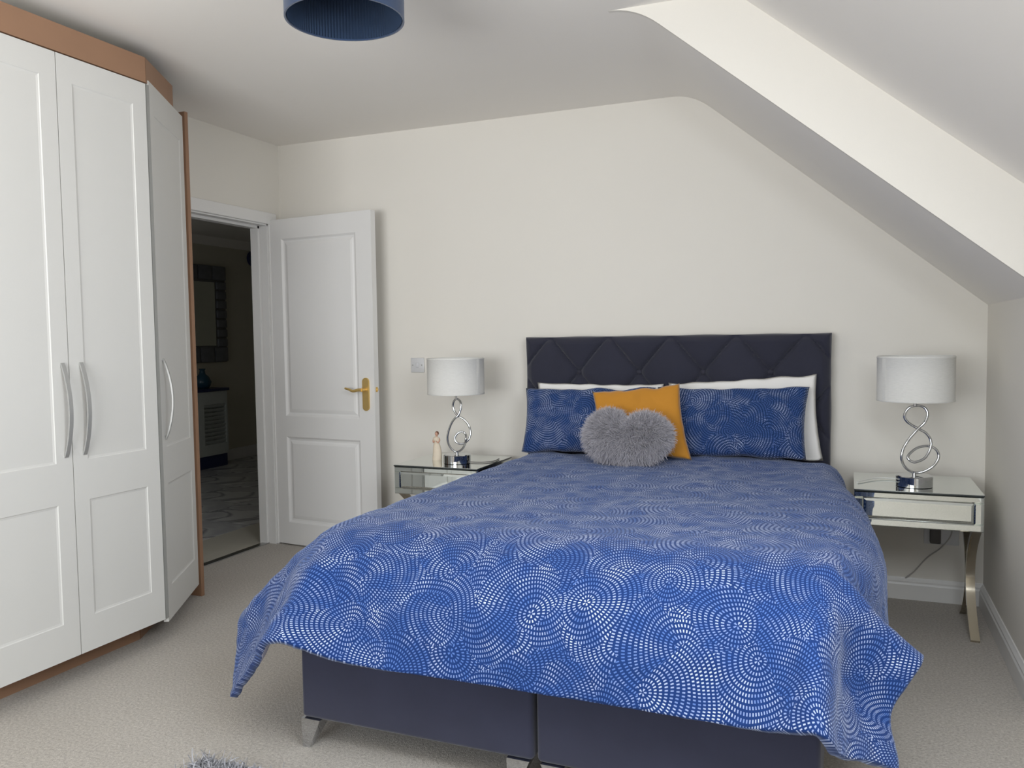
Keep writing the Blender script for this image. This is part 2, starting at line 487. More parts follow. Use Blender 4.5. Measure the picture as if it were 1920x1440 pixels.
# ================================================================== SETTING
H = 2.4605; XL = -2.688; XR = 1.1682; XR1 = -0.1434; KZ = 1.3704; YD = -1.1987; DL = 0.3462
YF = -5.6; SL = (KZ - H) / (XR - XR1)
def st(name, bm, m, parent=None, smooth=None): return tag(obj(name, bm, m, parent, smooth), kind='structure')

bm = B(); box(bm, -2.76, 1.75, YF - .1, .1, -.12, 0); st('floor', bm, CARPET)
bm = B(); box(bm, -2.79, 2.1, YF - .1, .1, H, H + .1); st('ceiling', bm, CEIL)
bm = B(); box(bm, XL - .1, XR + .5, 0, .1, 0, H); st('wall_back', bm, WALL)
# left wall with the door opening
OY0, OY1, OZ = -.93, -.105, 1.985
bm = B()
box(bm, XL - .1, XL, YF, OY0, 0, H); box(bm, XL - .1, XL, OY1, 0, 0, H); box(bm, XL - .1, XL, OY0, OY1, OZ, H)
st('wall_left', bm, WALL)
# right knee wall (far part), its bay beyond the cheek
bm = B(); box(bm, XR, XR + .5, YD + .02, 0, 0, KZ + .001); st('wall_right', bm, WALL)
bm = B(); box(bm, XR + DL, XR + DL + .12, YF, YD, 0, KZ + .1); st('wall_right_bay', bm, WALL)
# sloped ceiling, far part: solid prism with a softened ridge
def slope_poly(dx):
    x0, z0 = XR1 + dx, H
    a = (x0 - .10, H); c = (x0 + .09, H + SL * .09); pts = []
    for k in range(9):
        t = k / 8
        pts.append(((1 - t) ** 2 * a[0] + 2 * t * (1 - t) * x0 + t * t * c[0], (1 - t) ** 2 * a[1] + 2 * t * (1 - t) * z0 + t * t * c[1]))
    return pts
far = slope_poly(0) + [(XR + .02, KZ + SL * .02), (XR + .5, KZ), (XR + .5, H + .02)]
bm = B(); prism(bm, far, 'y', -.0005, YD + .02); st('ceiling_slope', bm, CEIL, smooth=25)
bm = B(); prism(bm, slope_poly(0) + [(XR, KZ), (XR, 0), (XR + .5, 0), (XR + .5, H)], 'y', YD + .02, YD); st('wall_cheek', bm, WALL)
# near slope with the roof window opening
RY0, RY1 = -3.5, -2.62; RX0, RX1 = .62, 1.22
x0 = XR1 + DL
def sz(x): return H + SL * (x - x0)
def slab(bm, xa, xb, ya, yb):
    prism(bm, [(xa, sz(xa)), (xb, sz(xb)), (xb, sz(xb) + .14), (xa, sz(xa) + .14)], 'y', ya, yb)
bm = B(); XE = XR + DL + .12
slab(bm, x0, XE, YD, RY1); slab(bm, x0, XE, RY0, YF); slab(bm, x0, RX0, RY1, RY0); slab(bm, RX1, XE, RY1, RY0)
st('ceiling_slope_bay', bm, CEIL)
# roof window
w2 = tag(thing('window_2', None, None), kind='structure')
def along(bm, xa, xb, ya, yb, lo, hi):
    prism(bm, [(xa, sz(xa) + lo), (xb, sz(xb) + lo), (xb, sz(xb) + hi), (xa, sz(xa) + hi)], 'y', ya, yb)
bm = B(); f = .05
along(bm, RX0, RX0 + f, RY0, RY1, .04, .12); along(bm, RX1 - f, RX1, RY0, RY1, .04, .12)
along(bm, RX0, RX1, RY0, RY0 + f, .04, .12); along(bm, RX0, RX1, RY1 - f, RY1, .04, .12)
obj('window_frame', bm, GLOSS, w2)
bm = B(); along(bm, RX0 + f, RX1 - f, RY0 + f, RY1 - f, .09, .10); obj('pane', bm, GLASS, w2)
# wall behind the camera with its window
WX0, WX1, WZ0, WZ1 = -1.8, .3, .72, 2.10
bm = B()
box(bm, XL - .1, WX0, YF - .1, YF, 0, H); box(bm, WX1, XE, YF - .1, YF, 0, H)
box(bm, WX0, WX1, YF - .1, YF, 0, WZ0); box(bm, WX0, WX1, YF - .1, YF, WZ1, H)
st('wall_front', bm, WALL)
w1 = tag(thing('window_1', None, None), kind='structure')
bm = B()
for d in ((WX0, WX0 + .06, WZ0, WZ1), (WX1 - .06, WX1, WZ0, WZ1), (WX0, WX1, WZ0, WZ0 + .06), (WX0, WX1, WZ1 - .06, WZ1), (-.78, -.72, WZ0, WZ1)):
    box(bm, d[0], d[1], YF - .08, YF - .02, d[2], d[3], .006)
obj('window_frame', bm, GLOSS, w1)
bx('pane', (WX0 + .05, -.77, YF - .055, YF - .047, WZ0 + .05, WZ1 - .05), GLASS, w1)
bx('pane', (-.73, WX1 - .05, YF - .055, YF - .047, WZ0 + .05, WZ1 - .05), GLASS, w1)
bx('window_sill', (WX0 - .06, WX1 + .06, YF, YF + .12, WZ0 - .04, WZ0), GLOSS, w1, bev=.008)

# skirting boards
def skirting(name, p0, p1, nrm):
    """moulded board from p0 to p1, nrm points into the room"""
    prof = [(0, 0), (.018, 0), (.018, .070), (.014, .078), (.014, .086), (.008, .096), (.005, .102), (0, .102)]
    p0, p1, nrm = Vector(p0), Vector(p1), Vector(nrm); bm = B(); R = []
    for p in (p0, p1): R.append([bm.verts.new(p + nrm * d + Vector((0, 0, z))) for d, z in prof])
    n = len(prof)
    for k in range(n): bm.faces.new((R[0][k], R[0][(k + 1) % n], R[1][(k + 1) % n], R[1][k]))
    bm.faces.new(R[0][::-1]); bm.faces.new(R[1]); st(name, bm, GLOSS)
skirting('baseboard_back', (XL, 0, 0), (XR, 0, 0), (0, -1, 0))
skirting('baseboard_right', (XR, -.02, 0), (XR, YD, 0), (-1, 0, 0))
skirting('baseboard_bay', (XR + DL, YD, 0), (XR + DL, YF, 0), (-1, 0, 0))
skirting('baseboard_front', (XL, YF, 0), (XR + DL, YF, 0), (0, 1, 0))
skirting('baseboard_left', (XL, -2.5, 0), (XL, YF, 0), (1, 0, 0))

# door frame: lining, stop and architrave
bm = B()
box(bm, XL - .11, XL + .002, OY1 - .028, OY1, 0, OZ); box(bm, XL - .11, XL + .002, OY0, OY0 + .028, 0, OZ)
box(bm, XL - .11, XL + .002, OY0, OY1, OZ - .028, OZ)
box(bm, XL - .11, XL - .055, OY1 - .042, OY1 - .02, 0, OZ - .02); box(bm, XL - .11, XL - .055, OY0, OY1, OZ - .042, OZ - .02)
for x0_, x1_ in ((XL, XL + .016),):
    box(bm, x0_, x1_, OY1 - .02, OY1 + .05, 0, OZ + .05, .005); box(bm, x0_, x1_, OY0 - .05, OY0 + .02, 0, OZ + .05, .005)
    box(bm, x0_, x1_ + .002, OY0 - .05, OY1 + .05, OZ - .02, OZ + .05, .005)
st('trim_1', bm, GLOSS)

# bedroom door: moulded two panel leaf, standing open
DW, DH = .776, 1.981
d1 = tag(thing('door_1', None, None, (XL + .004, -.118, .008), math.atan2(-.078, .772)), kind='structure')
prof = [(.004, .003), (.012, .010), (.022, .012), (.032, .008), (.044, .005)]
pn = [(.098, DW - .112, .79, DH - .118), (.098, DW - .112, .135, .665)]
obj('door_leaf', panel_leaf(DW, DH, .04, pn, prof), GLOSS, d1)
hd = obj('back_plate', (lambda b: (box(b, -.021, .021, -.006, 0, -.092, .092, .004), b)[1])(B()), BRASS, d1, smooth=30)
bmp = B()
ring = [(.023 * math.cos(a), .072 * (1 if math.sin(a) >= 0 else -1) + .023 * math.sin(a)) for a in [2 * PI * k / 28 for k in range(28)]]
prism(bmp, ring, 'y', -.009, 0)
old = hd.data; bmesh.ops.recalc_face_normals(bmp, faces=bmp.faces); me = bpy.data.meshes.new('back_plate'); bmp.to_mesh(me); me.materials.append(BRASS); hd.data = me; bpy.data.meshes.remove(old)
hd.location = (DW - .058, -.001, .935)
bm = B()
tube(bm, [(0, 0, 0), (0, -.045, 0)], .010, 14)
tube(bm, smooth_path([(.004, -.046, .001), (-.02, -.05, .0), (-.055, -.052, -.006), (-.085, -.05, .003), (-.115, -.046, .008)], False, 6), [.010 - .004 * k / 24 for k in range(25)], 10)
lv = obj('lever', bm, BRASS, d1, smooth=60); lv.location = (DW - .058, -.004, .962)
bm = B(); box(bm, -.001, .001, -.009, .009, -.014, .014); box(bm, 0, .009, -.006, .006, -.008, .008, .003)
la = obj('latch', bm, BRASS, d1); la.location = (DW, .02, .962)

# ------------------------------------------------------------------ hall beyond the door
HX = -5.5; HZ = 2.33
bm = B(); box(bm, HX - .1, -2.76, -1.6, 3.7, -.12, -.003); st('floor_hall', bm, GROUT)
fh = bpy.data.objects['floor_hall']
bm = B(); box(bm, -3.19, -2.76, -1.5, 3.6, -.004, -.0005); st('floor_hall_carpet', bm, HALLC)
bm = B(); box(bm, -2.785, -2.735, OY0, OY1, 0, .005, .002); st('trim_2', bm, NICKEL)
tile_me = None
for ix in range(4):
    for iy in range(9):
        bm = B(); box(bm, .004, .596, .004, .596, -.004, .0, .002)
        t_ = obj('tile', bm, MARBLE, fh); t_.location = (-3.19 - .6 * (ix + 1), -1.55 + .6 * iy, 0)
bm = B(); box(bm, HX - .1, HX, -1.6, 3.7, 0, HZ); st('wall_hall', bm, HALLW)
bm = B(); box(bm, HX, XL - .1, -1.7, -1.6, 0, HZ); st('wall_hall_left', bm, HALLW)
bm = B(); box(bm, HX, XL - .1, 3.6, 3.7, 0, HZ); st('wall_hall_right', bm, HALLW)
w3 = tag(thing('added_window_hall', None, None), kind='structure')  # made-up window on the solid hall wall, added to go with the hall fill
bm = B()
for d in ((-4.75, -4.69, .9, 2.0), (-3.61, -3.55, .9, 2.0), (-4.75, -3.55, .9, .96), (-4.75, -3.55, 1.94, 2.0)): box(bm, d[0], d[1], -1.60, -1.57, d[2], d[3], .004)
obj('window_frame', bm, GLOSS, w3)
bx('pane', (-4.69, -3.61, -1.598, -1.592, .96, 1.94), GLASS, w3)
bm = B(); box(bm, XL - .1, XL - .02, .1, 3.7, 0, HZ); st('wall_hall_near', bm, HALLW)
bm = B(); box(bm, HX - .1, XL - .1, -1.7, 3.7, HZ, HZ + .1); st('ceiling_hall', bm, CEIL)
bm = B(); prism(bm, [(HX, HZ), (HX + .07, HZ), (HX + .06, HZ - .015), (HX + .02, HZ - .06), (HX, HZ - .08)], 'y', -1.6, 3.6); st('trim_3', bm, CEIL)
bm = B(); box(bm, HX, HX + .018, 2.45, 3.6, 0, .12, .004); st('baseboard_hall', bm, GLOSS)

rc = thing('radiator_cover', 'pale radiator cover with louvred front standing in the dark hall', 'radiator cover', (-5.29, 1.95, 0), 0)
D = .20
bm = B()   # carcass with an opening for the louvres
for d in ((-D, 0, -.46, .145, .12, .765), (-D, 0, .455, .47, .12, .765)):
    pass
box(bm, -D, 0, -.46, .14, .125, .765); box(bm, -D, 0, .445, .468, .125, .765)
box(bm, -D, 0, .14, .445, .125, .235); box(bm, -D, 0, .14, .445, .635, .765); box(bm, -D, -D + .02, .14, .445, .235, .635)
obj('cabinet_body', bm, COVERW, rc)
for k in range(10):
    bm = B(); box(bm, -.003, .003, .14, .445, -.018, .018, mtx=Matrix.Rotation(math.radians(35), 4, 'Y'))
    s_ = obj('louvre', bm, COVERW, rc); s_.location = (-.014, 0, .255 + k * .04)
bx('cabinet_top', (-D, .02, -.48, .485, .765, .792), COVERN, rc, bev=.004)
bx('plinth', (-D, -.012, -.46, .46, 0, .125), COVERN, rc)

mi = thing('wall_mirror', 'dark framed hall mirror with mosaic blocks above the radiator cover', 'mirror', (-5.495, 2.25, 1.05), 0)
bx('backing', (0, .02, -.40, .40, 0, .99), DARKF, mi)
bx('mirror_glass', (.02, .026, -.24, .24, .17, .82), MIRROR, mi)
for s in (-1, 1):
    for k, z in enumerate(np.arange(.16, .84, .098)):
        bm = B(); box(bm, .018, .045, -.068, .068, 0, .08, .008); b_ = obj('block', bm, DARKM, mi, 30); b_.location = (0, s * .325, float(z))
for z, h in ((.004, .15), (.845, .145)):
    for k in range(4):
        bm = B(); box(bm, .018, .045, -.095, .095, 0, h, .01); b_ = obj('block', bm, DARKM, mi, 30); b_.location = (0, -.3 + k * .2, z)

bm = B(); lathe(bm, [(.05, 0), (.075, .03), (.085, .07), (.06, .12), (.03, .15), (.024, .185), (.034, .2), (.03, .2), (.018, .18)], 28)
v_ = obj('vase', bm, TEAL, smooth=60); v_.location = (-5.39, 2.19, .792); tag(v_, 'dark teal glazed vase on top of the hall radiator cover', 'vase')
t_ = thing('wall_clock', 'small dark blue ornament high on the hall wall', 'ornament', (-5.497, 3.12, 2.165))
bm = B(); prism(bm, [(.09 * math.cos(2 * PI * k / 24), .085 * math.sin(2 * PI * k / 24)) for k in range(24)], 'x', 0, .03); obj('case', bm, COVERN, t_, 30)
bm = B(); prism(bm, [(.07 * math.cos(2 * PI * k / 24), .066 * math.sin(2 * PI * k / 24)) for k in range(24)], 'x', .03, .034); obj('face', bm, TEAL, t_, 30)
t_.name = 'wall_ornament'

# ================================================================== WARDROBES
DT, DB = 2.294, .106
def bow_handle(parent, x, z0, z1, out=.034):
    bm = B(); n = 22; P = []
    for k in range(n + 1):
        t = k / n; P.append((0, -out * math.sin(PI * t) ** .8, z0 + (z1 - z0) * t))
    tube(bm, P, 0, flat=(.016, .006, Vector((1, 0, 0))))
    h = obj('handle', bm, HANDLE, parent, 50); h.location = (x, -.001, 0); return h
WPROF = [(.003, .0025), (.010, .004)]
wd = thing('wardrobe', 'tall white two-door fitted wardrobe with bow handles beside the doorway', 'wardrobe', (-2.358, -2.07, 0))
def inw(name, dims, m, **k):
    d = (dims[0] + 2.358, dims[1] + 2.358, dims[2] + 2.07, dims[3] + 2.07, dims[4], dims[5])
    return bx(name, d, m, wd, **k)
inw('carcass', (XL + .004, -2.052, -2.475, -1.672, .1, 2.38), DOORW)
inw('plinth', (-2.198, -2.18, -2.475, -1.672, 0, .1), BEECH)
inw('cornice', (-2.05, -2.026, -2.475, -1.674, 2.299, 2.398), BEECH)
for y0, y1, hs in ((-2.474, -2.0835, 1), (-2.0795, -1.676, 0)):
    w = y1 - y0
    # door local x runs along +Y, front faces +X
    bm = panel_leaf(w, DT - DB, .02, [(.062, w - .066, .825 - DB, 2.2 - DB), (.062, w - .066, .238 - DB, .675 - DB)], WPROF)
    dd = obj('door', bm, DOORW, wd)
    dd.location = (-2.028 + 2.358, y0 + 2.07, DB); dd.rotation_euler = (0, 0, PI / 2)
    bow_handle(dd, (w - .026) if hs else .048, .845 - DB, 1.186 - DB)

cw = thing('corner_wardrobe', 'narrow angled white corner wardrobe with one door and brown end panel', 'wardrobe', (-2.45, -1.35, 0))
ox, oy = -2.45, -1.35
A_, C_ = Vector((-2.033, -1.654)), Vector((-2.352, -1.142))
bm = B(); prism(bm, [(XL + .004 - ox, -1.668 - oy), (-2.06 - ox, -1.668 - oy), (-2.385 - ox, -1.125 - oy), (XL + .004 - ox, -1.125 - oy)], 'z', .1, 2.33); obj('carcass', bm, DOORW, cw)
bm = B(); prism(bm, [(-2.18 - ox, -1.668 - oy), (-2.196 - ox, -1.668 - oy), (-2.49 - ox, -1.13 - oy), (-2.47 - ox, -1.13 - oy)], 'z', 0, .1); obj('plinth', bm, BEECH, cw)
dr = (C_ - A_); L_ = dr.length; ang = math.atan2(dr.y, dr.x)
bm = panel_leaf(L_, 2.225, .02, [(.075, L_ - .075, .73, 2.10), (.075, L_ - .075, .14, .575)], WPROF)
dd = obj('door', bm, DOORW, cw); dd.location = (A_.x - ox, A_.y - oy, .088); dd.rotation_euler = (0, 0, ang)
# door hangs on its right edge and rises slightly towards it
for v in dd.data.vertices:
    t = v.co.x / L_; v.co.z += t * ((.016 if v.co.z > 1.1 else -.020))
bow_handle(dd, .062, .76, 1.10)
bx('filler_strip', (-2.045 - ox, -2.031 - ox, -1.671 - oy, -1.654 - oy, .106, 2.294), GAP, cw)
bx('end_panel', (XL + .004 - ox, -2.358 - ox, -1.121 - oy, -1.099 - oy, 0, 2.36), BEECH, cw, bev=.002)
bm = B(); e = A_ + dr * .70; nn = Vector((dr.y, -dr.x)).normalized() * -1
p = [A_ + Vector((.005, -.017)), e, e + Vector((-.022, -.012)), A_ + Vector((-.018, -.017))]
bm = B(); R0 = [bm.verts.new((q.x - ox, q.y - oy, z)) for q, z in zip(p, (2.299, 2.325, 2.325, 2.299))]; R1 = [bm.verts.new((q.x - ox, q.y - oy, z)) for q, z in zip(p, (2.398, 2.418, 2.418, 2.398))]
bm.faces.new(R0); bm.faces.new(R1[::-1])
for k in range(4): bm.faces.new((R0[k], R0[(k + 1) % 4], R1[(k + 1) % 4], R1[k]))
obj('cornice', bm, BEECH, cw)

# ================================================================== BED
bed = thing('bed', 'double divan bed in dark velvet with buttoned headboard and chrome feet', 'bed', (-.21, -1.2, 0))
bo = Vector((.21, 1.2, 0))
BX0, BX1, BYF, BZ0, BZ1 = -.962, .542, -2.19, .092, .40
def soft_box(name, x0, x1, y0, y1, z0, z1, m, parent, bev=.02, off=Vector((0, 0, 0))):
    bm = B(); box(bm, x0 + off.x, x1 + off.x, y0 + off.y, y1 + off.y, z0, z1, bev, 4)
    return obj(name, bm, m, parent, 40)
soft_box('divan_base', BX0, -.196, BYF, -.11, BZ0, BZ1, BASEV, bed, .014, bo)
soft_box('divan_base', -.186, BX1, BYF, -.11, BZ0, BZ1, BASEV, bed, .014, bo)
for fx, fy in ((BX0 + .035, BYF + .03), (BX1 - .035, BYF + .03), (BX0 + .035, -.2), (BX1 - .035, -.2), (-.24, BYF + .03), (-.14, BYF + .03)):
    sx = -1 if fx < -.2 else 1
    bm = B()
    top = [(-.034, -.034), (.034, -.034), (.034, .034), (-.034, .034)]
    R0 = [bm.verts.new((a * .36 + sx * .020, b * .36 - .020, 0)) for a, b in top]
    R1 = [bm.verts.new((a, b, BZ0)) for a, b in top]
    bm.faces.new(R0[::-1]); bm.faces.new(R1)
    for k in range(4): bm.faces.new((R0[k], R0[(k + 1) % 4], R1[(k + 1) % 4], R1[k]))
    f_ = obj('leg', bm, CHROME, bed); f_.location = (fx + bo.x, fy + bo.y, 0)
# headboard: deep diamond buttoning
HX0, HX1, HZ0, HZ1 = -1.019, .515, .10, 1.256
nx, nz = 260, 200
xs = np.linspace(HX0, HX1, nx); zs = np.linspace(HZ0, HZ1, nz)
X, Z = np.meshgrid(xs, zs)
bx0, pitch_, bz, row = -.722, .322, 1.070, .19
a = (X - bx0) / pitch_; b = (Z - bz) / (2 * row) ; 
u = a + b; v = a - b
cu = np.abs(np.sin(PI * u)); cv = np.abs(np.sin(PI * v))
hgt = .036 * (cu ** .36 * cv ** .36)
du = np.minimum(np.abs(u - np.round(u)), 1); dv = np.abs(v - np.round(v))
hgt = hgt - .004 * (np.exp(-(du * pitch_ / .009) ** 2) + np.exp(-(dv * pitch_ / .009) ** 2))
rad = np.sqrt((du * pitch_) ** 2 + (dv * pitch_) ** 2)
hgt = hgt - .012 * np.exp(-(rad / .03) ** 2)
edge = np.minimum(np.minimum(X - HX0, HX1 - X), np.minimum(HZ1 - Z, Z - HZ0))
fade = np.clip(edge / .035, 0, 1) ** .5
yy = -.085 - (hgt + .006) * fade
wob = .004 * (cu * cv) * np.clip(1 - edge / .08, 0, 1)
Xo = X + np.where(X - HX0 < .02, -wob, 0) + np.where(HX1 - X < .02, wob, 0)
Zo = Z + np.where(HZ1 - Z < .02, wob * .8 - .002, 0)
P = np.stack([Xo + bo.x, yy + bo.y, Zo], -1)
bm = B(); g = [[bm.verts.new(P[j, i]) for i in range(nx)] for j in range(nz)]
for j in range(nz - 1):
    for i in range(nx - 1): bm.faces.new((g[j][i], g[j][i + 1], g[j + 1][i + 1], g[j + 1][i]))
rim = [g[0][i] for i in range(nx)] + [g[j][nx - 1] for j in range(1, nz)] + [g[nz - 1][i] for i in range(nx - 2, -1, -1)] + [g[j][0] for j in range(nz - 2, 0, -1)]
bk = [bm.verts.new((q.co.x, -.024 + bo.y, q.co.z)) for q in rim]; n_ = len(rim)
for k in range(n_): bm.faces.new((rim[k], rim[(k + 1) % n_], bk[(k + 1) % n_], bk[k]))
bm.faces.new(bk[::-1])
hb = obj('headboard', bm, VELVET, bed, 60)
for k in range(-1, 5):
    for rr in range(0, 6):
        x = bx0 + pitch_ * (k + (.5 if rr % 2 else 0)); z = bz - row * rr
        if not (HX0 + .04 < x < HX1 - .04) or z < .2 or (rr > 2): continue
        bm = B(); lathe(bm, [(.003, .006), (.011, .004), (.014, 0), (.011, -.004), (.003, -.006)], 14)
        b_ = obj('button', bm, BUTTON, hb, 60); b_.location = (x + bo.x, -.089 + bo.y, z); b_.rotation_euler = (PI / 2, 0, 0)

mt = soft_box('mattress', BX0 + .035, BX1 - .035, -2.05, -.14, .402, .625, WHITEC, None, .10)
tag(mt, 'white mattress on the divan base under the blue duvet', 'mattress')


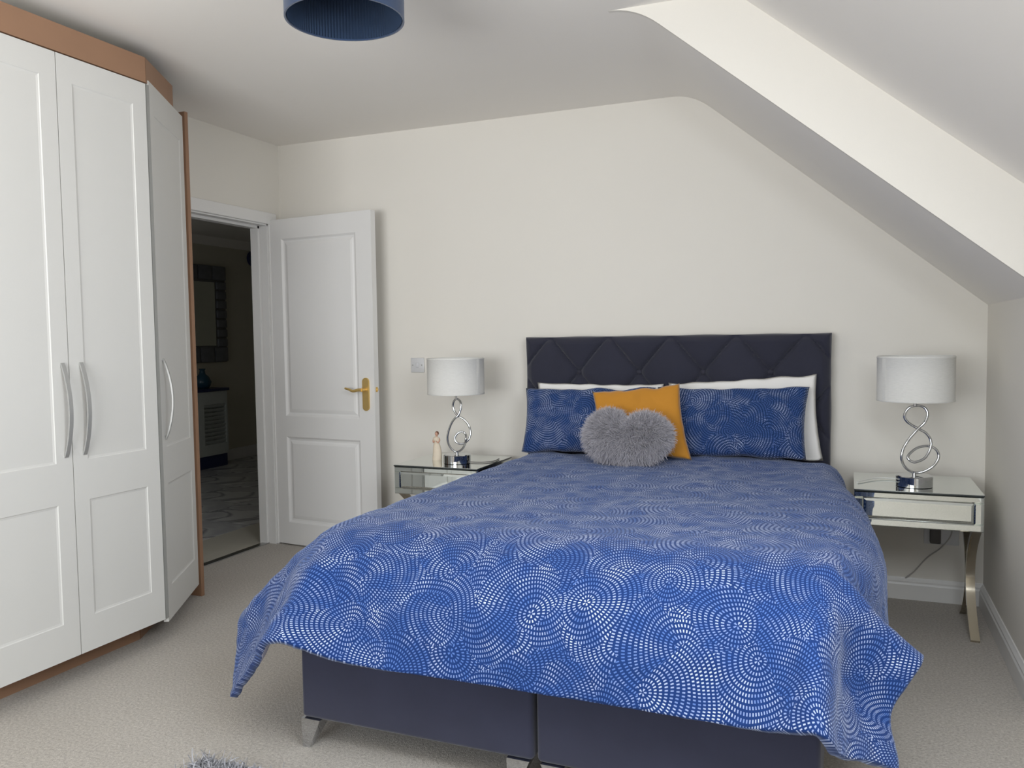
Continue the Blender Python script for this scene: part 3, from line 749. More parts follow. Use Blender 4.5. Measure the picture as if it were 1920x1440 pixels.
# duvet surface: draped control grid, one row of x y z millimetres per line of points
DUV_N = (65, 65)
DUV_SIZE = (2.365, 2.195)
DUV_OFF = -1
DUV_MM = [
-1000,-280,221,-1000,-281,258,-1002,-280,295,-1004,-280,332,-1004,-280,369,-1007,-280,406,-1004,-280,443,-1003,-280,480,-1000,-280,517,-998,-280,554,-987,-280,589,-968,-280,620,-943,-280,645,-913,-280,662,-880,-280,669,-846,-280,669,-813,-280,669,-779,-280,669,-745,-280,667,-708,-280,663,-671,-280,663,-634,-280,664,-597,-280,665,-560,-280,666,-523,-280,667,-486,-280,667,-449,-280,667,-412,-280,668,-375,-280,668,-338,-280,669,-301,-280,670,-264,-280,672,-228,-280,674,-191,-280,676,-154,-280,678,-117,-280,680,-80,-280,682,-43,-280,683,-6,-280,683,31,-280,683,68,-280,682,105,-280,681,142,-280,680,179,-280,679,216,-280,679,253,-280,678,290,-280,678,327,-280,677,360,-280,674,388,-280,671,416,-280,670,444,-280,669,473,-280,670,501,-280,668,528,-280,657,551,-280,638,571,-280,611,585,-280,579,591,-280,543,592,-280,506,594,-280,469,595,-280,432,595,-280,395,594,-281,358,592,-281,321,
-1002,-315,221,-1005,-315,258,-1005,-315,295,-1003,-315,332,-1002,-315,369,-1008,-315,406,-1005,-315,443,-1005,-314,480,-1002,-314,517,-998,-314,554,-987,-314,589,-968,-314,620,-943,-314,645,-913,-314,662,-880,-314,669,-846,-314,671,-813,-314,672,-779,-314,672,-745,-314,669,-708,-314,665,-671,-314,666,-634,-314,667,-597,-314,667,-560,-314,668,-523,-314,668,-486,-314,668,-449,-314,668,-412,-314,668,-375,-314,668,-338,-314,669,-301,-314,670,-264,-314,671,-228,-314,674,-191,-314,676,-154,-314,678,-117,-314,680,-80,-314,682,-43,-314,683,-6,-314,684,31,-314,683,68,-314,682,105,-314,681,142,-314,681,179,-314,680,216,-314,679,253,-314,679,290,-314,678,327,-314,678,360,-314,674,388,-314,672,416,-314,674,445,-314,671,473,-314,672,501,-314,668,528,-314,658,551,-314,638,571,-314,612,585,-314,579,592,-314,543,593,-314,506,593,-314,469,596,-315,432,596,-315,395,597,-315,358,594,-315,321,
-1003,-349,221,-1005,-349,258,-1006,-349,295,-1007,-349,332,-1006,-349,369,-1003,-349,406,-1001,-349,443,-1002,-349,480,-1001,-349,517,-998,-348,554,-987,-348,589,-968,-348,620,-943,-348,645,-913,-348,662,-880,-348,669,-846,-348,670,-813,-348,671,-779,-348,671,-745,-349,670,-708,-349,667,-671,-349,668,-634,-349,669,-597,-349,669,-560,-349,670,-523,-349,670,-486,-349,669,-449,-349,669,-412,-349,669,-375,-349,668,-338,-349,669,-301,-349,670,-264,-349,672,-228,-349,674,-191,-349,676,-154,-349,678,-117,-349,680,-80,-349,682,-43,-349,683,-6,-349,684,31,-349,683,68,-349,682,105,-349,682,142,-349,681,179,-349,680,216,-349,679,253,-349,679,290,-349,678,327,-349,678,360,-349,674,388,-349,674,416,-348,671,445,-349,671,473,-349,670,501,-349,668,528,-349,658,551,-349,638,571,-349,612,585,-349,579,592,-349,543,594,-349,506,594,-349,469,593,-349,432,595,-349,395,597,-349,358,594,-349,322,
-1003,-383,221,-1006,-383,258,-1004,-383,295,-1003,-383,332,-1004,-383,369,-1001,-383,406,-1002,-383,443,-1005,-383,480,-1001,-383,517,-998,-383,554,-987,-383,589,-968,-383,620,-943,-383,645,-913,-383,662,-880,-383,669,-846,-383,671,-813,-383,673,-779,-383,671,-745,-383,670,-708,-383,669,-671,-383,669,-634,-383,670,-597,-383,671,-560,-383,671,-523,-383,671,-486,-383,671,-449,-383,670,-412,-383,670,-375,-383,669,-338,-383,670,-301,-383,671,-264,-383,672,-228,-383,674,-191,-383,676,-154,-383,678,-117,-383,680,-80,-383,682,-43,-383,683,-6,-383,683,31,-383,683,68,-383,682,105,-383,681,142,-383,681,179,-383,680,216,-383,679,253,-383,678,290,-383,678,327,-383,677,360,-383,674,388,-383,673,416,-383,670,445,-383,670,473,-383,672,501,-383,668,528,-383,658,551,-383,638,571,-383,612,585,-383,579,591,-383,543,594,-383,506,597,-383,469,595,-383,432,597,-383,395,598,-384,358,595,-384,322,
-1004,-418,221,-1004,-417,258,-1004,-417,295,-1003,-417,332,-1000,-417,369,-1002,-417,406,-1000,-417,443,-1002,-417,480,-1001,-417,517,-998,-417,554,-987,-417,589,-968,-417,620,-943,-417,645,-913,-417,662,-880,-417,669,-846,-417,671,-813,-417,671,-779,-417,674,-745,-417,670,-708,-417,670,-671,-417,671,-634,-417,672,-597,-417,673,-560,-417,673,-523,-417,673,-486,-417,672,-449,-417,672,-412,-417,671,-375,-417,670,-338,-417,671,-301,-417,672,-264,-417,673,-228,-417,675,-191,-417,677,-154,-417,678,-117,-417,680,-80,-417,682,-43,-417,683,-6,-417,683,31,-417,683,68,-417,682,105,-417,681,142,-417,680,179,-417,679,216,-417,678,253,-417,678,290,-417,677,327,-417,676,360,-417,674,388,-417,673,416,-417,670,444,-417,671,473,-417,670,501,-417,668,528,-417,658,551,-417,638,571,-417,612,585,-417,579,592,-417,543,595,-417,506,596,-417,469,598,-417,433,599,-418,395,596,-418,359,594,-418,322,
-1005,-452,221,-1005,-452,258,-1007,-452,295,-1005,-452,332,-1001,-452,369,-1003,-452,406,-1001,-452,443,-1003,-451,480,-1001,-451,517,-998,-451,554,-987,-451,589,-968,-451,620,-943,-451,645,-913,-451,662,-880,-451,669,-846,-451,670,-813,-451,672,-779,-451,671,-745,-451,671,-708,-451,670,-671,-451,672,-634,-451,673,-597,-451,674,-560,-451,674,-523,-451,674,-486,-451,674,-449,-451,673,-412,-451,672,-375,-451,672,-338,-451,672,-301,-451,673,-264,-451,674,-228,-451,675,-191,-451,677,-154,-451,678,-117,-451,680,-80,-451,681,-43,-451,682,-6,-451,682,31,-451,682,68,-451,681,105,-451,680,142,-451,679,179,-451,678,216,-451,677,253,-451,676,290,-451,676,327,-451,675,360,-451,673,388,-451,671,416,-451,675,444,-451,670,473,-451,672,501,-451,668,528,-451,658,551,-451,638,571,-452,612,585,-452,579,592,-452,543,594,-452,506,599,-452,470,600,-452,433,600,-452,396,599,-452,359,596,-452,322,
-1004,-486,222,-1004,-486,259,-1004,-486,296,-1006,-486,332,-1003,-486,369,-1005,-486,406,-1003,-486,443,-1004,-486,480,-1003,-486,517,-998,-486,554,-987,-486,589,-969,-486,620,-943,-486,645,-913,-486,662,-880,-486,669,-846,-486,671,-813,-486,670,-779,-486,674,-745,-486,670,-708,-486,671,-671,-486,672,-634,-486,674,-597,-486,675,-560,-486,675,-523,-486,675,-486,-486,675,-449,-486,674,-412,-486,673,-375,-486,673,-338,-486,673,-301,-486,673,-264,-486,674,-228,-486,676,-191,-486,677,-154,-486,678,-117,-486,679,-80,-486,680,-43,-486,681,-6,-486,681,31,-486,681,68,-486,680,105,-486,679,142,-486,678,179,-486,677,216,-486,676,253,-486,675,290,-486,674,327,-486,673,360,-486,671,389,-486,671,417,-486,671,445,-486,672,473,-486,670,501,-486,668,528,-486,658,552,-486,638,572,-486,612,586,-486,579,592,-486,543,595,-486,506,599,-486,469,598,-486,433,602,-486,396,598,-486,359,596,-487,322,
-1008,-520,222,-1006,-520,259,-1010,-520,296,-1007,-520,333,-1010,-520,369,-1007,-520,406,-1009,-520,443,-1004,-520,480,-1003,-520,517,-999,-520,554,-988,-520,589,-969,-520,620,-944,-520,645,-914,-520,662,-881,-520,669,-847,-520,670,-813,-520,672,-779,-520,671,-745,-520,671,-708,-520,670,-671,-520,672,-634,-520,674,-597,-520,675,-560,-520,676,-523,-520,676,-486,-520,676,-449,-520,675,-412,-520,674,-375,-520,674,-338,-520,674,-301,-520,674,-264,-520,675,-228,-520,676,-191,-520,677,-154,-520,678,-117,-520,679,-80,-520,680,-43,-520,680,-6,-520,680,31,-520,680,68,-520,680,105,-520,678,142,-520,677,179,-520,676,216,-520,674,253,-520,673,290,-520,672,327,-520,671,361,-520,673,389,-520,670,417,-520,673,446,-520,670,474,-520,670,503,-520,668,530,-520,658,554,-520,638,574,-520,612,588,-520,579,595,-520,543,597,-520,506,603,-520,470,602,-520,433,605,-521,396,605,-521,359,601,-521,322,
-1013,-554,221,-1013,-554,259,-1012,-554,296,-1010,-555,333,-1011,-554,370,-1008,-555,406,-1011,-554,443,-1008,-554,480,-1007,-554,517,-1000,-554,554,-989,-554,589,-970,-554,620,-945,-554,645,-915,-554,662,-881,-554,669,-847,-554,671,-813,-554,670,-779,-554,673,-745,-554,669,-708,-554,670,-671,-554,672,-634,-554,674,-597,-554,675,-560,-554,676,-523,-554,677,-486,-554,676,-449,-554,676,-412,-554,675,-375,-554,674,-338,-554,674,-301,-554,675,-264,-554,675,-228,-554,676,-191,-554,677,-154,-554,677,-117,-554,678,-80,-554,679,-43,-554,679,-6,-554,680,31,-554,679,68,-554,679,105,-554,677,142,-554,676,179,-554,674,216,-554,672,253,-554,671,290,-554,669,327,-554,669,361,-554,669,389,-554,671,418,-554,670,447,-554,671,476,-554,670,505,-554,668,533,-554,658,557,-554,638,578,-554,612,592,-554,579,599,-554,543,603,-555,507,606,-555,470,606,-555,433,606,-555,396,608,-555,359,605,-555,322,
-1016,-589,221,-1016,-589,258,-1014,-589,295,-1012,-589,333,-1013,-589,370,-1015,-589,406,-1012,-589,443,-1011,-589,480,-1005,-589,517,-1002,-589,554,-991,-589,589,-972,-589,620,-946,-589,645,-916,-589,662,-882,-589,669,-848,-589,670,-814,-589,669,-779,-589,669,-745,-589,669,-708,-589,669,-671,-589,671,-634,-589,674,-597,-589,675,-560,-589,677,-523,-589,677,-486,-589,677,-449,-589,676,-412,-589,675,-375,-589,675,-338,-589,675,-301,-589,675,-264,-589,675,-228,-589,676,-191,-589,676,-154,-589,677,-117,-589,677,-80,-589,678,-43,-589,678,-6,-589,679,31,-589,679,68,-589,678,105,-589,676,142,-589,674,179,-589,672,216,-589,670,253,-589,668,290,-589,667,327,-589,666,361,-589,669,390,-589,674,420,-589,670,449,-589,671,479,-589,670,508,-589,668,537,-589,658,561,-589,638,582,-589,612,597,-589,579,604,-589,543,608,-589,507,609,-589,470,610,-589,433,610,-589,396,614,-589,359,612,-589,322,
-1018,-623,221,-1018,-623,258,-1018,-623,295,-1017,-623,333,-1011,-623,369,-1012,-623,406,-1014,-623,443,-1009,-623,480,-1009,-623,517,-1004,-623,554,-992,-623,589,-973,-623,620,-948,-623,645,-917,-623,662,-883,-623,669,-849,-623,672,-814,-623,671,-780,-623,673,-745,-623,671,-708,-623,669,-671,-623,671,-634,-623,674,-597,-623,676,-560,-623,677,-523,-623,677,-486,-623,677,-449,-623,677,-412,-623,676,-375,-623,675,-338,-623,675,-301,-623,675,-264,-623,675,-228,-623,675,-191,-623,676,-154,-623,676,-117,-623,677,-80,-623,677,-43,-623,678,-6,-623,678,31,-623,678,68,-623,677,105,-623,675,142,-623,673,179,-623,671,216,-623,668,253,-623,666,290,-623,665,327,-623,664,361,-623,669,391,-623,670,421,-623,672,451,-623,670,482,-623,670,512,-623,668,541,-623,658,566,-623,638,588,-623,612,602,-623,579,610,-623,544,614,-623,507,613,-623,470,615,-623,433,615,-623,396,618,-624,359,616,-624,322,
-1017,-657,221,-1016,-657,258,-1017,-657,295,-1016,-657,332,-1015,-657,370,-1013,-657,407,-1016,-657,443,-1011,-657,480,-1011,-657,517,-1006,-657,554,-994,-657,589,-975,-657,620,-949,-657,645,-918,-657,662,-884,-657,669,-850,-657,670,-815,-657,670,-780,-657,670,-745,-657,670,-708,-657,670,-671,-657,672,-634,-657,674,-597,-657,676,-560,-657,677,-523,-657,678,-486,-657,678,-449,-657,677,-412,-657,676,-375,-657,675,-338,-657,675,-301,-657,675,-264,-657,675,-228,-657,675,-191,-657,675,-154,-657,676,-117,-657,676,-80,-657,676,-43,-657,677,-6,-657,677,31,-657,677,68,-657,676,105,-657,674,142,-657,672,179,-657,669,216,-657,667,253,-657,665,290,-657,663,327,-657,662,361,-657,668,392,-657,672,423,-657,670,454,-657,672,485,-657,670,516,-657,668,546,-657,658,572,-657,638,594,-657,612,608,-657,579,618,-657,544,620,-658,507,620,-658,470,623,-658,433,622,-658,396,625,-658,359,624,-658,322,
-1019,-691,221,-1019,-691,258,-1019,-692,295,-1016,-692,332,-1017,-692,369,-1013,-692,406,-1016,-692,443,-1011,-692,480,-1013,-692,517,-1008,-692,554,-996,-691,589,-977,-691,620,-951,-691,645,-920,-691,662,-885,-691,669,-850,-691,671,-815,-691,671,-780,-691,671,-745,-692,670,-708,-692,671,-671,-692,673,-634,-692,675,-597,-692,677,-560,-692,678,-523,-692,678,-486,-692,678,-449,-692,677,-412,-692,676,-375,-692,675,-338,-692,674,-301,-692,674,-264,-692,674,-228,-692,674,-191,-692,675,-154,-692,675,-117,-692,675,-80,-692,676,-43,-692,676,-6,-692,677,31,-692,677,68,-692,676,105,-692,674,142,-692,671,179,-692,669,216,-692,666,253,-692,664,290,-692,662,327,-692,661,361,-692,668,393,-692,669,425,-692,669,457,-692,669,488,-692,670,520,-691,668,551,-691,659,577,-692,638,601,-692,612,615,-692,579,625,-692,544,624,-692,507,629,-692,470,626,-692,433,629,-692,396,631,-692,359,630,-692,322,
-1019,-726,221,-1022,-726,258,-1018,-726,295,-1018,-726,332,-1017,-726,369,-1016,-726,406,-1020,-726,443,-1016,-726,480,-1017,-726,517,-1010,-726,554,-999,-726,589,-979,-726,620,-953,-726,645,-921,-726,662,-887,-726,669,-851,-726,671,-816,-726,672,-781,-726,671,-745,-726,672,-708,-726,671,-671,-726,674,-634,-726,676,-597,-726,678,-560,-726,678,-523,-726,679,-486,-726,678,-449,-726,677,-412,-726,676,-375,-726,675,-338,-726,674,-301,-726,674,-264,-726,674,-228,-726,674,-191,-726,674,-154,-726,675,-117,-726,675,-80,-726,675,-43,-726,676,-6,-726,676,31,-726,676,68,-726,675,105,-726,674,142,-726,671,179,-726,669,216,-726,666,253,-726,664,290,-726,662,327,-726,661,362,-726,668,394,-726,670,427,-726,670,459,-726,671,492,-726,671,525,-726,668,556,-726,659,583,-726,638,607,-726,612,622,-726,579,633,-726,544,632,-726,507,636,-726,470,631,-726,433,634,-726,396,634,-726,359,634,-726,322,
-1021,-760,221,-1019,-760,258,-1024,-760,295,-1019,-760,332,-1017,-760,369,-1016,-760,407,-1021,-760,443,-1022,-760,480,-1019,-760,517,-1012,-760,554,-1001,-760,589,-981,-760,620,-954,-760,645,-923,-760,662,-888,-760,669,-852,-760,671,-816,-760,670,-781,-760,674,-745,-760,672,-708,-760,672,-671,-760,674,-634,-760,676,-597,-760,678,-560,-760,678,-523,-760,678,-486,-760,678,-449,-760,677,-412,-760,676,-375,-760,675,-338,-760,674,-301,-760,674,-264,-760,674,-228,-760,674,-191,-760,674,-154,-760,674,-117,-760,675,-80,-760,675,-43,-760,675,-6,-760,676,31,-760,676,68,-760,675,105,-760,674,142,-760,672,179,-760,669,216,-760,667,253,-760,665,290,-760,663,327,-760,662,362,-760,668,395,-760,669,429,-760,672,462,-760,669,496,-760,670,529,-760,667,562,-760,659,589,-760,638,614,-760,612,629,-760,579,640,-760,544,639,-760,507,643,-760,470,638,-760,433,642,-761,396,641,-761,359,640,-761,322,
-1023,-794,221,-1025,-794,259,-1024,-794,296,-1024,-794,333,-1019,-795,369,-1019,-795,406,-1023,-795,443,-1021,-794,480,-1023,-795,517,-1014,-794,554,-1003,-794,589,-983,-794,620,-956,-794,645,-924,-794,662,-889,-794,669,-853,-794,670,-817,-794,671,-781,-794,670,-745,-794,672,-708,-794,672,-671,-794,674,-634,-794,676,-597,-794,677,-560,-794,678,-523,-794,678,-486,-794,677,-449,-794,676,-412,-794,675,-375,-794,675,-338,-794,674,-301,-794,675,-264,-794,675,-228,-794,675,-191,-794,675,-154,-794,675,-117,-794,675,-80,-794,675,-43,-794,675,-6,-794,675,31,-794,676,68,-794,675,105,-794,674,142,-794,673,179,-794,671,216,-794,668,253,-794,666,290,-794,665,327,-794,664,362,-794,669,397,-794,670,431,-794,672,465,-794,671,499,-794,672,533,-794,667,567,-794,659,595,-794,638,620,-794,613,635,-794,579,647,-795,544,645,-795,507,649,-795,470,645,-795,433,648,-795,397,646,-795,360,646,-795,323,
-1027,-829,221,-1028,-829,259,-1025,-829,296,-1026,-829,333,-1022,-829,369,-1023,-829,406,-1022,-829,443,-1024,-829,480,-1021,-829,517,-1016,-829,554,-1005,-829,589,-985,-829,620,-958,-829,645,-925,-829,661,-890,-829,670,-854,-829,669,-817,-829,673,-781,-829,670,-745,-829,672,-708,-829,672,-671,-829,674,-634,-829,676,-597,-829,677,-560,-829,677,-523,-829,677,-486,-829,676,-449,-829,676,-412,-829,675,-375,-829,675,-338,-829,675,-301,-829,675,-264,-829,675,-228,-829,675,-191,-829,675,-154,-829,675,-117,-829,675,-80,-829,674,-43,-829,675,-6,-829,675,31,-829,676,68,-829,676,105,-829,675,142,-829,674,179,-829,672,216,-829,670,253,-829,668,290,-829,666,327,-829,665,363,-829,669,398,-829,671,433,-829,670,468,-829,669,503,-829,670,537,-829,667,572,-829,659,600,-829,638,626,-829,613,642,-829,579,654,-829,544,651,-829,507,654,-829,470,655,-829,433,654,-829,396,655,-829,360,654,-829,323,
-1028,-863,222,-1029,-863,259,-1028,-863,296,-1029,-863,333,-1025,-863,369,-1023,-863,406,-1024,-863,443,-1027,-863,480,-1024,-863,517,-1018,-863,554,-1007,-863,589,-986,-863,620,-959,-863,645,-927,-863,662,-891,-863,670,-854,-863,671,-818,-863,670,-781,-863,671,-745,-863,670,-708,-863,671,-671,-863,673,-634,-863,675,-597,-863,676,-560,-863,676,-523,-863,676,-486,-863,676,-449,-863,675,-412,-863,675,-375,-863,675,-338,-863,675,-301,-863,676,-264,-863,676,-228,-863,676,-191,-863,676,-154,-863,675,-117,-863,675,-80,-863,674,-43,-863,674,-6,-863,675,31,-863,675,68,-863,676,105,-863,675,142,-863,675,179,-863,673,216,-863,671,253,-863,670,290,-863,668,327,-863,667,363,-863,672,399,-863,670,434,-863,674,470,-863,670,505,-863,671,541,-863,667,576,-863,659,605,-863,638,632,-863,613,647,-863,579,660,-863,544,660,-863,507,663,-863,470,662,-863,433,663,-863,396,659,-864,360,659,-864,323,
-1030,-897,222,-1032,-897,259,-1032,-897,296,-1034,-897,333,-1027,-898,369,-1030,-897,406,-1030,-897,443,-1029,-897,480,-1027,-897,517,-1020,-897,554,-1008,-897,589,-988,-897,620,-961,-897,645,-928,-897,661,-892,-897,670,-855,-897,670,-818,-897,673,-782,-897,670,-745,-897,673,-708,-897,671,-671,-897,673,-634,-897,674,-597,-897,675,-560,-897,675,-523,-897,675,-486,-897,675,-449,-897,675,-412,-897,675,-375,-897,675,-338,-897,676,-301,-897,677,-264,-897,677,-228,-897,677,-191,-897,676,-154,-897,675,-117,-897,675,-80,-897,674,-43,-897,674,-6,-897,674,31,-897,675,68,-897,676,105,-897,676,142,-897,675,179,-897,674,216,-897,673,253,-897,671,290,-897,669,327,-897,668,363,-897,669,399,-897,671,436,-897,670,472,-897,671,508,-897,671,544,-897,668,579,-897,659,609,-897,638,637,-897,613,652,-897,579,665,-897,544,668,-897,507,668,-898,470,665,-898,433,670,-898,397,670,-898,360,668,-898,323,
-1032,-932,222,-1036,-932,259,-1033,-932,296,-1036,-932,333,-1031,-932,370,-1033,-931,407,-1028,-932,443,-1030,-932,480,-1024,-931,517,-1021,-931,554,-1009,-931,589,-989,-931,620,-962,-931,645,-928,-931,661,-892,-931,670,-855,-931,670,-819,-931,671,-782,-932,671,-745,-932,669,-708,-932,670,-671,-932,672,-634,-932,673,-597,-932,674,-560,-932,674,-523,-932,674,-486,-932,674,-449,-932,674,-412,-932,674,-375,-932,675,-338,-932,676,-301,-932,677,-264,-932,678,-228,-932,677,-191,-932,677,-154,-932,676,-117,-932,675,-80,-932,674,-43,-932,674,-6,-932,674,31,-932,675,68,-932,676,105,-932,676,142,-932,676,179,-932,675,216,-932,674,253,-932,672,290,-932,670,327,-932,669,363,-932,673,400,-932,670,437,-932,674,473,-932,670,510,-932,673,547,-932,667,583,-932,659,613,-932,638,641,-932,613,656,-932,579,670,-932,544,672,-932,507,669,-932,470,671,-932,434,671,-932,397,671,-932,360,670,-932,323,
-1033,-966,222,-1036,-966,259,-1032,-966,296,-1037,-966,333,-1035,-966,370,-1036,-966,407,-1029,-966,443,-1028,-966,480,-1027,-966,517,-1022,-966,554,-1010,-966,589,-989,-966,620,-962,-966,645,-929,-966,662,-893,-966,670,-856,-966,670,-819,-966,671,-782,-966,669,-745,-966,673,-708,-966,669,-671,-966,671,-634,-966,672,-597,-966,672,-560,-966,673,-523,-966,673,-486,-966,673,-449,-966,673,-412,-966,674,-375,-966,675,-338,-966,677,-301,-966,678,-264,-966,678,-228,-966,678,-191,-966,677,-154,-966,676,-117,-966,675,-80,-966,674,-43,-966,674,-6,-966,674,31,-966,675,68,-966,676,105,-966,677,142,-966,676,179,-966,676,216,-966,674,253,-966,672,290,-966,671,327,-966,669,364,-966,670,401,-966,672,437,-966,671,474,-966,671,512,-966,671,549,-966,668,586,-966,659,616,-966,638,645,-966,613,660,-966,579,673,-966,544,676,-966,507,675,-966,470,678,-966,434,680,-966,397,679,-966,360,679,-966,323,
-1033,-1000,222,-1033,-1000,259,-1031,-1000,296,-1033,-1000,333,-1034,-1000,370,-1035,-1000,407,-1034,-1000,444,-1031,-1000,480,-1030,-1000,517,-1022,-1000,554,-1010,-1000,589,-990,-1000,620,-962,-1000,645,-929,-1000,662,-893,-1000,670,-856,-1000,669,-819,-1000,674,-782,-1000,670,-745,-1000,669,-708,-1000,668,-671,-1000,670,-634,-1000,671,-597,-1000,671,-560,-1000,672,-523,-1000,672,-486,-1000,672,-449,-1000,673,-412,-1000,674,-375,-1000,675,-338,-1000,676,-301,-1000,678,-264,-1000,678,-228,-1000,678,-191,-1000,677,-154,-1000,676,-117,-1000,675,-80,-1000,674,-43,-1000,674,-6,-1000,675,31,-1000,676,68,-1000,677,105,-1000,677,142,-1000,677,179,-1000,675,216,-1000,674,253,-1000,672,290,-1000,670,327,-1000,669,364,-1000,673,401,-1000,670,438,-1000,673,475,-1000,670,513,-1000,672,551,-1000,667,588,-1000,659,619,-1000,638,647,-1000,613,663,-1000,579,676,-1000,544,677,-1000,507,682,-1000,470,678,-1000,434,678,-1000,397,677,-1000,360,678,-1000,323,
-1034,-1035,222,-1032,-1035,259,-1035,-1034,296,-1032,-1035,333,-1037,-1034,370,-1031,-1034,406,-1031,-1034,443,-1028,-1034,480,-1030,-1034,517,-1022,-1034,554,-1010,-1034,589,-990,-1034,620,-962,-1034,645,-929,-1034,662,-893,-1034,670,-856,-1034,670,-819,-1034,669,-782,-1034,670,-745,-1035,669,-708,-1035,668,-671,-1035,669,-634,-1035,670,-597,-1035,671,-560,-1035,671,-523,-1035,671,-486,-1035,672,-449,-1035,672,-412,-1035,673,-375,-1035,675,-338,-1035,676,-301,-1035,677,-264,-1035,678,-228,-1035,678,-191,-1035,677,-154,-1035,676,-117,-1035,675,-80,-1035,674,-43,-1035,674,-6,-1035,674,31,-1035,675,68,-1035,676,105,-1035,676,142,-1035,676,179,-1035,675,216,-1035,673,253,-1035,671,290,-1035,669,327,-1035,668,364,-1035,669,401,-1035,671,438,-1034,670,476,-1034,671,514,-1034,673,552,-1034,667,589,-1034,659,620,-1034,637,650,-1034,614,666,-1035,580,678,-1035,544,678,-1035,507,682,-1035,470,678,-1035,433,683,-1035,397,682,-1035,360,681,-1034,323,
-1035,-1069,222,-1031,-1069,259,-1037,-1069,296,-1034,-1069,333,-1037,-1069,370,-1032,-1069,406,-1034,-1069,444,-1030,-1069,480,-1030,-1069,517,-1022,-1069,554,-1010,-1069,589,-990,-1069,620,-962,-1069,645,-929,-1069,662,-893,-1069,670,-856,-1069,670,-819,-1069,673,-782,-1069,669,-745,-1069,672,-708,-1069,668,-671,-1069,669,-634,-1069,670,-597,-1069,671,-560,-1069,671,-523,-1069,671,-486,-1069,672,-449,-1069,672,-412,-1069,673,-375,-1069,675,-338,-1069,676,-301,-1069,677,-264,-1069,677,-228,-1069,677,-191,-1069,676,-154,-1069,675,-117,-1069,674,-80,-1069,673,-43,-1069,673,-6,-1069,673,31,-1069,674,68,-1069,675,105,-1069,675,142,-1069,675,179,-1069,674,216,-1069,672,253,-1069,671,290,-1069,669,327,-1069,667,364,-1069,672,401,-1069,670,439,-1069,673,477,-1069,670,516,-1069,672,554,-1069,667,591,-1069,659,623,-1069,638,652,-1069,614,668,-1069,580,680,-1069,544,681,-1069,507,686,-1069,470,681,-1069,433,683,-1069,396,681,-1069,359,682,-1069,322,
-1036,-1103,222,-1036,-1103,259,-1040,-1103,296,-1037,-1103,333,-1037,-1103,370,-1031,-1103,407,-1033,-1103,444,-1028,-1103,480,-1029,-1103,517,-1022,-1103,554,-1010,-1103,589,-990,-1103,620,-962,-1103,645,-929,-1103,662,-893,-1103,670,-856,-1103,670,-819,-1103,669,-782,-1103,671,-745,-1103,669,-708,-1103,668,-671,-1103,669,-634,-1103,670,-597,-1103,671,-560,-1103,671,-523,-1103,672,-486,-1103,672,-449,-1103,673,-412,-1103,674,-375,-1103,675,-338,-1103,676,-301,-1103,677,-264,-1103,677,-228,-1103,676,-191,-1103,676,-154,-1103,674,-117,-1103,673,-80,-1103,672,-43,-1103,672,-6,-1103,672,31,-1103,673,68,-1103,674,105,-1103,674,142,-1103,674,179,-1103,673,216,-1103,672,253,-1103,670,290,-1103,668,327,-1103,667,364,-1103,669,402,-1103,669,440,-1103,671,479,-1103,670,517,-1103,672,556,-1103,667,593,-1103,659,625,-1103,637,655,-1103,614,671,-1103,580,684,-1103,545,684,-1103,507,686,-1103,470,687,-1103,433,688,-1103,396,687,-1103,359,687,-1103,322,
-1033,-1138,222,-1033,-1138,259,-1036,-1138,296,-1037,-1138,333,-1034,-1138,370,-1033,-1138,407,-1031,-1138,443,-1031,-1137,480,-1031,-1137,518,-1022,-1137,554,-1010,-1137,589,-990,-1137,620,-962,-1137,645,-929,-1137,662,-893,-1137,669,-856,-1137,670,-819,-1137,673,-782,-1137,669,-745,-1137,672,-708,-1137,668,-671,-1137,669,-634,-1137,670,-597,-1137,671,-560,-1137,671,-523,-1137,672,-486,-1137,673,-449,-1137,673,-412,-1137,674,-375,-1137,675,-338,-1137,676,-301,-1137,676,-264,-1137,676,-228,-1137,676,-191,-1137,675,-154,-1137,673,-117,-1137,672,-80,-1137,671,-43,-1137,671,-6,-1137,671,31,-1137,671,68,-1137,672,105,-1137,672,142,-1137,672,179,-1137,672,216,-1137,671,253,-1137,670,290,-1137,668,327,-1137,667,365,-1137,669,403,-1137,671,441,-1137,670,480,-1137,671,519,-1137,671,558,-1137,667,596,-1137,659,628,-1137,638,657,-1137,614,674,-1137,580,687,-1137,545,687,-1137,507,687,-1137,470,687,-1137,433,688,-1137,396,689,-1137,359,690,-1137,322,
-1033,-1172,222,-1037,-1172,259,-1039,-1172,296,-1036,-1172,333,-1036,-1172,370,-1031,-1172,406,-1034,-1172,444,-1029,-1172,480,-1031,-1172,517,-1022,-1172,554,-1010,-1172,589,-990,-1172,620,-962,-1172,645,-929,-1172,662,-893,-1172,669,-856,-1172,670,-819,-1172,671,-782,-1172,669,-745,-1172,670,-708,-1172,667,-671,-1172,669,-634,-1172,670,-597,-1172,671,-560,-1172,672,-523,-1172,673,-486,-1172,673,-449,-1172,674,-412,-1172,675,-375,-1172,675,-338,-1172,676,-301,-1172,676,-264,-1172,676,-228,-1172,675,-191,-1172,674,-154,-1172,673,-117,-1172,671,-80,-1172,670,-43,-1172,670,-6,-1172,670,31,-1172,670,68,-1172,671,105,-1172,671,142,-1172,672,179,-1172,671,216,-1172,671,253,-1172,670,290,-1172,669,328,-1172,668,365,-1172,672,404,-1172,670,443,-1172,673,482,-1172,669,521,-1172,671,560,-1172,667,598,-1172,660,630,-1172,638,660,-1172,614,677,-1172,580,690,-1172,545,691,-1172,508,693,-1172,471,693,-1172,433,692,-1172,396,694,-1172,359,694,-1172,322,
